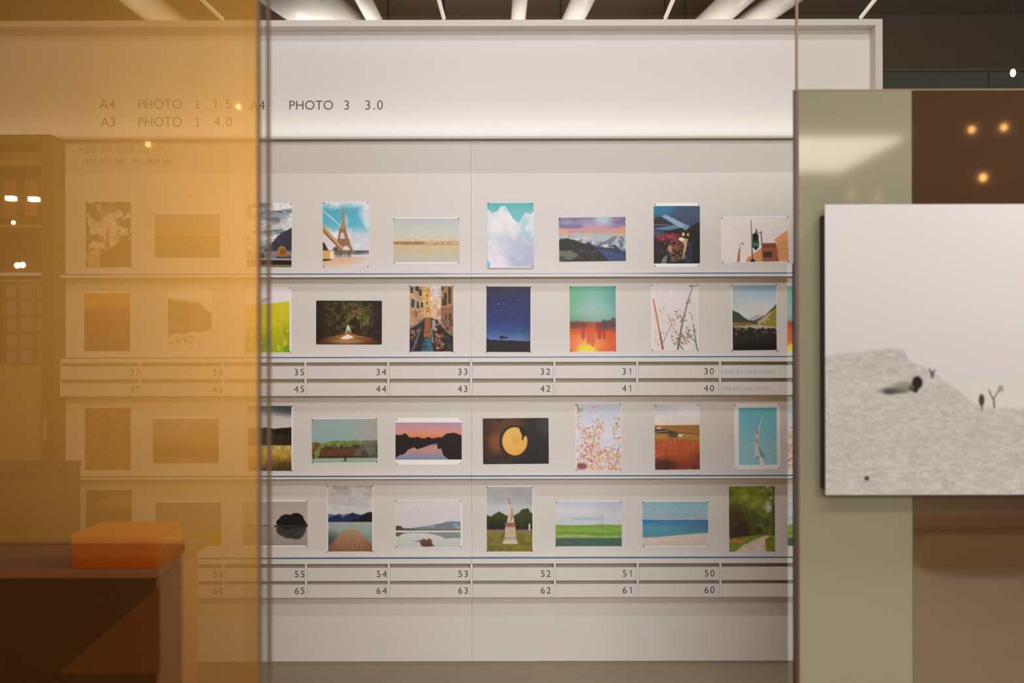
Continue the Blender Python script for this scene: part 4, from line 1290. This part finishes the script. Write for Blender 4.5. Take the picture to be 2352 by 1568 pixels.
# pigeonholes with lavender cards
gx = [-41, -4, 29, 66, 100]
gy = [645, 683, 721, 759, 798, 834]
grid = [(sx(a) - .006, sx(a) + .006, SY + .05, SY + .14, sz(834), sz(645)) for a in gx] + [(sx(-41), sx(100), SY + .05, SY + .139, sz(b) - .005, sz(b) + .005) for b in gy]
boxes('pigeonhole_rack', grid + [(sx(-41), sx(100), SY + .141, SY + .15, sz(834), sz(645))], M['wood_mid'], sc)
boxes('lower_panel', [(sx(-214), sx(94.5), SY + .032, SY + .045, .1, sz(836))], M['tan'], sc)
boxes('handle', [(sx(103), sx(108), SY - .02, SY - .001, sz(1010), sz(958))], M['tan_trim'], sc, .003)
cols = ['leftmost', 'middle', 'rightmost']
rows = ['top row', 'second row', 'third row', 'fourth row', 'bottom row']
card = None
for r in range(5):
    for c_ in range(3):
        a, b = gx[c_ + 1] + 4.2, gx[c_ + 2] - 4.2
        t, u = gy[r] + 3.6, gy[r + 1] - 2.75
        o = boxes('gift_box', [(0, sx(b) - sx(a), 0, .06, 0, sz(t) - sz(u))], M['lavender'], None, .002)
        o.location = (sx(a), SY + .06, sz(u))
        tag(o, 'small lavender box in the wooden showcase, %s of the %s of its rack' % (cols[c_], rows[r]), 'box', 'lavender boxes in the showcase rack')

# ------------------------------------------------------------------ counter, carton, dark chest behind the amber glass
k0 = 3.0
ct = Z(1308, k0)
cxr = X(365, k0)
co_ = thing('counter', (cxr - .8, k0, 0), 'dark brown sales counter behind the amber glass', 'counter')
boxes('body', [(cxr - 1.9, cxr - .012, k0 + .01, k0 + .37, 0, ct - .022)], M['wood_dark'], co_)
boxes('worktop', [(cxr - 1.9, cxr, k0, k0 + .38, ct - .02, ct)], M['mauve'], co_, .002)
boxes('end_panel', [(cxr - .0115, cxr - .001, k0 + .012, k0 + .37, 0, ct - .022)], M['mauve'], co_)
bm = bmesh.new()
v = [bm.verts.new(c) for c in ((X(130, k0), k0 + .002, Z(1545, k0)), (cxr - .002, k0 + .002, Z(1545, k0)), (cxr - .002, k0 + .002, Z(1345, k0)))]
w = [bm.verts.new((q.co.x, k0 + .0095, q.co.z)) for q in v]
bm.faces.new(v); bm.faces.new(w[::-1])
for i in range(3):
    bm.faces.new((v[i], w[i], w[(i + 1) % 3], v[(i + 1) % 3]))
mesh_obj('light_wedge', bm, M['wood_mid'], co_)  # lighter triangle on the counter front, shaped after a diagonal of light
bx = thing('carton', (X(260, k0 + .02), k0 + .02, ct), 'orange cardboard carton lying on the brown counter', 'box')
k1 = k0 + .02
bz = Z(1236, k1)
boxes('body', [(X(162, k1), X(362, k1) - .004, k1, k1 + .22, ct + .0005, bz)], M['orange'], bx, .004)
boxes('lid', [(X(160, k1), X(363, k1) - .003, k1 - .002, k1 + .222, bz + .0003, bz + .012)], M['orange'], bx, .004)
boxes('end_flap', [(X(362, k1) - .0035, X(362, k1), k1 + .003, k1 + .217, ct + .001, bz - .002)], M['orange_side'], bx)
c2 = boxes('shelf_carton', [(X(404, k0 + .25), X(450, k0 + .25), k0 + .25, k0 + .35, ct + .0005, Z(1246, k0 + .25))], M['tan'], None, .002)
tag(c2, 'flat tan carton on the brown counter behind the orange carton', 'box')
k2 = 3.6
ch = thing('chest', (X(-60, k2), k2, 0), 'dark rust brown chest standing behind the counter at the far left', 'chest')
boxes('body', [(X(-260, k2), X(74, k2), k2, k2 + .4, 0, Z(1100, k2))], M['wood'], ch, .003)
boxes('lid', [(X(-262, k2), X(76, k2), k2 - .004, k2 + .404, Z(1099.5, k2), Z(1085, k2))], M['wood_dark'], ch, .003)

# ------------------------------------------------------------------ glass panes
GY = 2.0
ag = thing('glass_pane', (X(300, GY), GY, 0), 'amber tinted glass pane filling the left quarter of the view', 'glass pane')
boxes('glass', [(X(-420, GY), X(590.5, GY), GY, GY + .010, .0, 2.75)], M['amber'], ag)
boxes('edge_trim', [(X(590.7, GY), X(597.5, GY), GY - .001, GY + .011, .0, 2.75)], M['bronze'], ag)
cg = thing('glass_pane', (X(610, GY + .05), GY + .05, 0), 'narrow clear glass strip with a thin brown edge beside the amber pane', 'glass pane')
G5 = GY + .05
boxes('glass', [(X(560, G5), X(613, G5), G5, G5 + .008, 0, 2.75)], M['clear'], cg)
boxes('edge_trim', [(X(613.2, G5), X(620, G5), G5 - .001, G5 + .009, 0, 2.75)], M['bronze'], cg)

PY = 3.20
rg = thing('glass_pane', (X(2000, PY + .03), PY + .03, 0), 'tall clear glass pane standing behind the olive partition at right', 'glass pane')
boxes('glass', [(X(1832.5, PY + .03), X(2620, PY + .03), PY + .03, PY + .038, 0, 3.1)], M['dusky'], rg)
boxes('edge_trim', [(X(1829.5, PY + .03), X(1834.5, PY + .03), PY + .0285, PY + .0395, Z(206, PY + .03), 3.1)], M['mid_trim'], rg)

pt = thing('partition', (X(2000, PY), PY, 0), 'glossy olive and brown partition board carrying the snow picture', 'partition')
pz = Z(209.5, PY)
boxes('olive_board', [(X(1836, PY), X(2095, PY), PY, PY + .02, .0, pz)], M['olive'], pt)
boxes('brown_board', [(X(2096, PY), X(2620, PY), PY, PY + .02, .0, pz)], M['brown_gloss'], pt)
boxes('top_trim', [(X(1826, PY), X(2620, PY), PY - .001, PY + .021, pz + .0003, pz + .0035)], M['mid_trim'], pt)
boxes('edge_trim', [(X(1826.5, PY), X(1830.8, PY), PY - .001, PY + .021, 0, pz)], M['black_trim'], pt)
boxes('edge_bead', [(X(1831, PY), X(1835.8, PY), PY - .0005, PY + .0205, 0, pz)], M['brown_trim'], pt)
SX0 = X(1829, PY)
sd = thing('storage_unit', (SX0 + .2, 3.245, 0), 'low unit with mirror polished side behind the partition', 'cabinet')
sdt = Z(605, 3.25)
boxes('body', [(SX0 + .004, SX0 + .7, 3.245, 3.305, 0, sdt)], M['dark_grey'], sd)
boxes('mirror_side', [(SX0, SX0 + .0035, 3.245, 3.305, 0, sdt)], M['mirror'], sd)

# ------------------------------------------------------------------ big snow picture
NY = 3.13
nx0 = X(1895.5, NY)
nz0, nz1 = Z(1138, NY), Z(471, NY)
NW = 1.097
sn = thing('snow_picture', (nx0 + NW / 2, NY, nz0), 'large black and white picture of a snowy dune mounted on the partition', 'picture')
p = Pic(NW / (nz1 - nz0), 77, 1000)
P_snow_dune(p)
me = picture_mesh(p, NW, nz1 - nz0, thick=.004, k=.73)
o = link('picture_face', me, None, sn)
me.materials.append(M['matte_print'])
o.location = (0, 0, 0)
boxes('backing_box', [(nx0 + .004, nx0 + NW - .004, NY + .0045, PY - .0005, nz0 + .012, nz1 - .026)], mat('dark backing', (58, 56, 50), .7, .2), sn)

# ------------------------------------------------------------------ ceiling things beyond the header
def tube(xa, xb, d0, d1, z, label, r=.011):
    t = thing('pendant_tube', (xa, d0, z), label, 'lamp', 'linear lamps above the header')
    bm = bmesh.new()
    cyl_bm(bm, (xa, d0, z), (xb, d1, z), r)
    mesh_obj('tube', bm, M['led'], t)
    bm = bmesh.new()
    cyl_bm(bm, (xb, d1 + .012, z - .012), (xb, d1 + .012, 4.598), .006)
    cyl_bm(bm, (xa, d0 + .012, z), (xa, d0 + .012, 4.598), .006)
    cyl_bm(bm, (xb, d1 + .012, 4.58), (xb, d1 + .012, 4.6), .05)
    cyl_bm(bm, (xa, d0 + .012, 4.58), (xa, d0 + .012, 4.6), .05)
    mesh_obj('rod', bm, M['rod'], t)


LZ = 3.35
for (pa, pb, lab) in ((468, 512, 'thin white linear lamp over the amber glass'), (1010, 1021, 'thin white linear lamp above the header, left of its middle'),
                      (1548, 1530, 'thin white linear lamp above the header, right of its middle'), (2012, 1979, 'thin tan linear lamp above the right end of the header')):
    d0, d1 = F * (LZ - CZ) / 784, F * (LZ - CZ) / 742.5
    xa, xb = X(pa, d0), X(pb, d1)
    s = (xa - xb) / (d0 - d1)
    tube(xa - s * .35, xb, d0 - .35, d1, LZ, lab)
DZ = 4.05  # pale pipes added in the shape of soft light streaks on the ceiling
for (pa, pb, w, lab) in ((330, 385, 66, 'wide pale duct in the dark ceiling over the amber glass'), (700, 760, 116, 'widest pale duct in the dark ceiling'),
                         (838, 862, 36, 'thin tan duct beside the widest duct'), (1196, 1192, 34, 'thin pale duct above the middle of the header'),
                         (1340, 1318, 50, 'pale duct between the two bright linear lamps'), (1690, 1640, 60, 'pale duct right of the bright linear lamps'),
                         (1800, 1735, 54, 'pale duct nearest the right glass pane')):
    d0, d1 = F * (DZ - CZ) / 784, F * (DZ - CZ) / 739
    xa, xb = X(pa, d0), X(pb, d1)
    s = (xa - xb) / (d0 - d1)
    r = w / 2 * 8.8 / F
    t = thing('ceiling_streak', (xa, d0, DZ), lab, 'streak', 'pipes shaped as light streaks in the dark ceiling')
    bm = bmesh.new()
    cyl_bm(bm, (xa - s * 1.0, d0 - 1.0, DZ), (xb + s * 1.2, d1 + 1.2, DZ), r, n=28)
    smooth(mesh_obj('pipe', bm, M['streak'], t))
    bm = bmesh.new()
    cyl_bm(bm, (xa - s * .6, d0 - .6, DZ), (xa - s * .6, d0 - .6, 4.6), .008)
    cyl_bm(bm, (xb + s * .8, d1 + .8, DZ), (xb + s * .8, d1 + .8, 4.6), .008)
    mesh_obj('hanger', bm, M['rod'], t)

cb = thing('tall_cupboard', (X(2200, 7), 7, 0), 'dark grey cupboard top showing above the partition at right', 'cupboard')
boxes('body', [(X(2000, 7), X(2271, 7), 7, 7.4, 0, Z(167, 7)), (X(2274, 7), X(2600, 7), 7, 7.4, 0, Z(167, 7))], M['dark_grey'], cb, .004)
boxes('cornice', [(X(1996, 7), X(2604, 7), 6.98, 7.42, Z(166.5, 7), Z(160, 7))], M['dark_wall'], cb)


def pendant(px, py, d, r, label, group, z=4.6):
    t = thing('pendant_lamp', (X(px, d), d, Z(py, d)), label, 'lamp', group)
    bm = bmesh.new()
    sphere_bm(bm, (X(px, d), d, Z(py, d)), r, 1.5)
    smooth(mesh_obj('bulb', bm, M['bulb'], t))
    bm = bmesh.new()
    cyl_bm(bm, (X(px, d), d, Z(py, d) + r * 1.5), (X(px, d), d, z), .003)
    mesh_obj('cord', bm, M['rod'], t)


pendant(2328, 170, 6.0, .014, 'small warm bulb glowing in the dark at the upper right', None)

# ------------------------------------------------------------------ what stands behind the camera and shows in the glossy boards
tl = thing('ceiling_light', (2.5, -3.2, 3.0), 'large lit ceiling panel mirrored in the olive board', 'lamp')
boxes('diffuser', [(1.7, 3.02, -4.05, -2.37, 3.0, 3.02)], M['ceiling_lamp'], tl)
boxes('housing', [(1.66, 3.06, -4.09, -2.33, 3.021, 3.12)], M['frame'], tl)
boxes('hanger', [(1.7, 1.72, -3.2, -3.18, 3.121, 4.6), (3.0, 3.02, -3.2, -3.18, 3.121, 4.6)], M['rod'], tl)
bw = thing('bench', (3.9, -.9, 0), 'low tan bench mirrored at the lower right of the brown board', 'bench')
boxes('seat', [(2.55, 5.2, -1.3, -.8, .23, .27)], M['wood'], bw, .008)
boxes('base', [(2.6, 5.15, -1.25, -.81, 0, .229)], M['tan'], bw)


lc = thing('dark_block', (-2.0, -.3, 0), 'dark block added by the orange wall to darken the amber glass at lower left', 'cabinet')  # unseen block, added so its dark reflection deepens the pane's lower left
boxes('body', [(-3.2, -1.335, -.598, -.3, .06, .605)], M['wood_dark'], lc, .004)
boxes('top', [(-3.2, -1.325, -.598, -.29, .6055, .64)], M['wood_dark'], lc, .004)
boxes('plinth', [(-3.18, -1.36, -.598, -.33, 0, .0595)], M['rod'], lc)


def mirrored(px, py, Yv, r, label):
    """a pendant behind the camera that the glossy boards mirror"""
    dv = 2 * PY - Yv
    x, z = (px - CX) * dv / F, CZ - (py - CY) * dv / F
    t = thing('pendant_lamp', (x, Yv, z), label, 'lamp', 'pendant lamps mirrored in the partition')
    bm = bmesh.new()
    sphere_bm(bm, (x, Yv, z), r, 1.2)
    smooth(mesh_obj('bulb', bm, M['bulb'], t))
    bm = bmesh.new()
    cyl_bm(bm, (x, Yv, z + r * 1.2), (x, Yv, 4.6), .003)
    mesh_obj('cord', bm, M['rod'], t)


for px, py, Yv, r, lab in ((2233, 300, -3.0, .022, 'warm pendant lamp mirrored high on the brown board, left of a pair'),
                           (2307, 295, -3.0, .022, 'warm pendant lamp mirrored high on the brown board, right of a pair'),
                           (2259, 410, -2.0, .022, 'bright pendant lamp mirrored just above the snow picture'),
                           (1957, 450, -4.0, .026, 'pendant lamp mirrored above the left corner of the snow picture'),
                           (2017, 455, -4.0, .026, 'pendant lamp mirrored second from the left corner of the snow picture')):
    mirrored(px, py, Yv, r, lab)

for px, py, lab in ((340, 329, 'tiny bulb by the orange wall, mirrored near the small price list under amber glass'), (548, 243, 'tiny bulb by the orange wall, mirrored beside the amber 1.5 price')):
    Yv = -.25
    dv = 2 * GY - Yv
    x, z = X(px, dv), Z(py, dv)
    t = thing('pendant_lamp', (x, Yv, z), lab, 'lamp', 'bulbs mirrored in the amber glass')
    bm = bmesh.new()
    sphere_bm(bm, (x, Yv, z), .0065, 1.3)
    smooth(mesh_obj('bulb', bm, M['bulb'], t))
    bm = bmesh.new()
    cyl_bm(bm, (x, Yv, z + .011), (x, Yv, 4.6), .0015)
    mesh_obj('cord', bm, M['tan_trim'], t)

# ------------------------------------------------------------------ light
W_ = bpy.data.worlds.new('World')
bpy.context.scene.world = W_
W_.use_nodes = True
W_.node_tree.nodes['Background'].inputs[0].default_value = (.9, .8, .65, 1)
W_.node_tree.nodes['Background'].inputs[1].default_value = .05

aim(light('cabinet wash light', 'AREA', (.15, 2.7, 4.2), L_KEY, (1., .985, 1.05), size=4.6, sizey=.3), (.15, 5.12, .9))
aim(light('added fill light', 'AREA', (.7, -3.2, 2.5), L_FILL * .50, (1., .99, .965), size=3.0, sizey=1.0), (.1, 5.1, 1.2))  # added fill behind the camera, no fixture, lightens the ledge shadows
aim(light('added upper fill', 'AREA', (.4, -.8, 4.4), L_FILL * .33, (1., .99, .965), size=3.6, sizey=.7), (.1, 5.1, 1.0))  # second part of the added fill, set high to soften ledge shadows
aim(light('added bench light', 'AREA', (2.1, 2.5, 3.3), L_HALL, (1., .9, .76), size=.8, sizey=.8), (2.9, -.8, .1))  # unseen light added to brighten the bench and floor mirrored in the brown board
light('header strip light', 'AREA', ((hx0 + hx1) / 2, HY + .018, hz0 + .013), L_STRIP, (1., .975, .93), rot=(PI, 0, 0), size=hx1 - hx0 - .1, sizey=.03)
aim(light('added wall spot', 'SPOT', ORANGE_POS, L_WARM, (1., .93, .8), size=.1, spot=ORANGE_CONE, blend=1.), ORANGE_AIM)  # unseen spot added to shape the orange glow mirrored in the pane
aim(light('added back wall light', 'AREA', (-.3, 9.2, 3.1), L_BACK, (1., .9, .76), size=5, sizey=.3), (-.3, 11, 4.5))  # unseen area light added behind the header to lift the dark back wall
for px, d, z, e in ((735, 8.7, 3.42, 16), (1210, 8.6, 3.3, 7), (1335, 8.6, 3.4, 8), (1690, 8.6, 3.35, 9), (360, 8.4, 3.4, 12)):
    light('added uplight', 'POINT', (X(px, d), d, z), e * L_UP, (1., .95, .88), size=.08)  # unseen point lights added behind the header to brighten the ceiling pipes

cam = bpy.data.cameras.new('Camera')
cam.lens = 40
cam.sensor_width = 36
cam.clip_start = .05
cam.clip_end = 60
cam.dof.use_dof = True
cam.dof.focus_distance = 5.12
cam.dof.aperture_fstop = 2.4
co = bpy.data.objects.new('Camera', cam)
C.objects.link(co)
co.location = (0, 0, CZ)
co.rotation_euler = (PI / 2, .0022, 0)
sc_ = bpy.context.scene
sc_.camera = co
vs = sc_.view_settings
vs.view_transform = 'Standard'
vs.look = 'None'
vs.gamma = 1
vs.use_curve_mapping = False
vs.exposure = EXPO
sc_.cycles.max_bounces = 10
sc_.cycles.transparent_max_bounces = 12
sc_.cycles.sample_clamp_indirect = 6
sc_.cycles.use_denoising = True
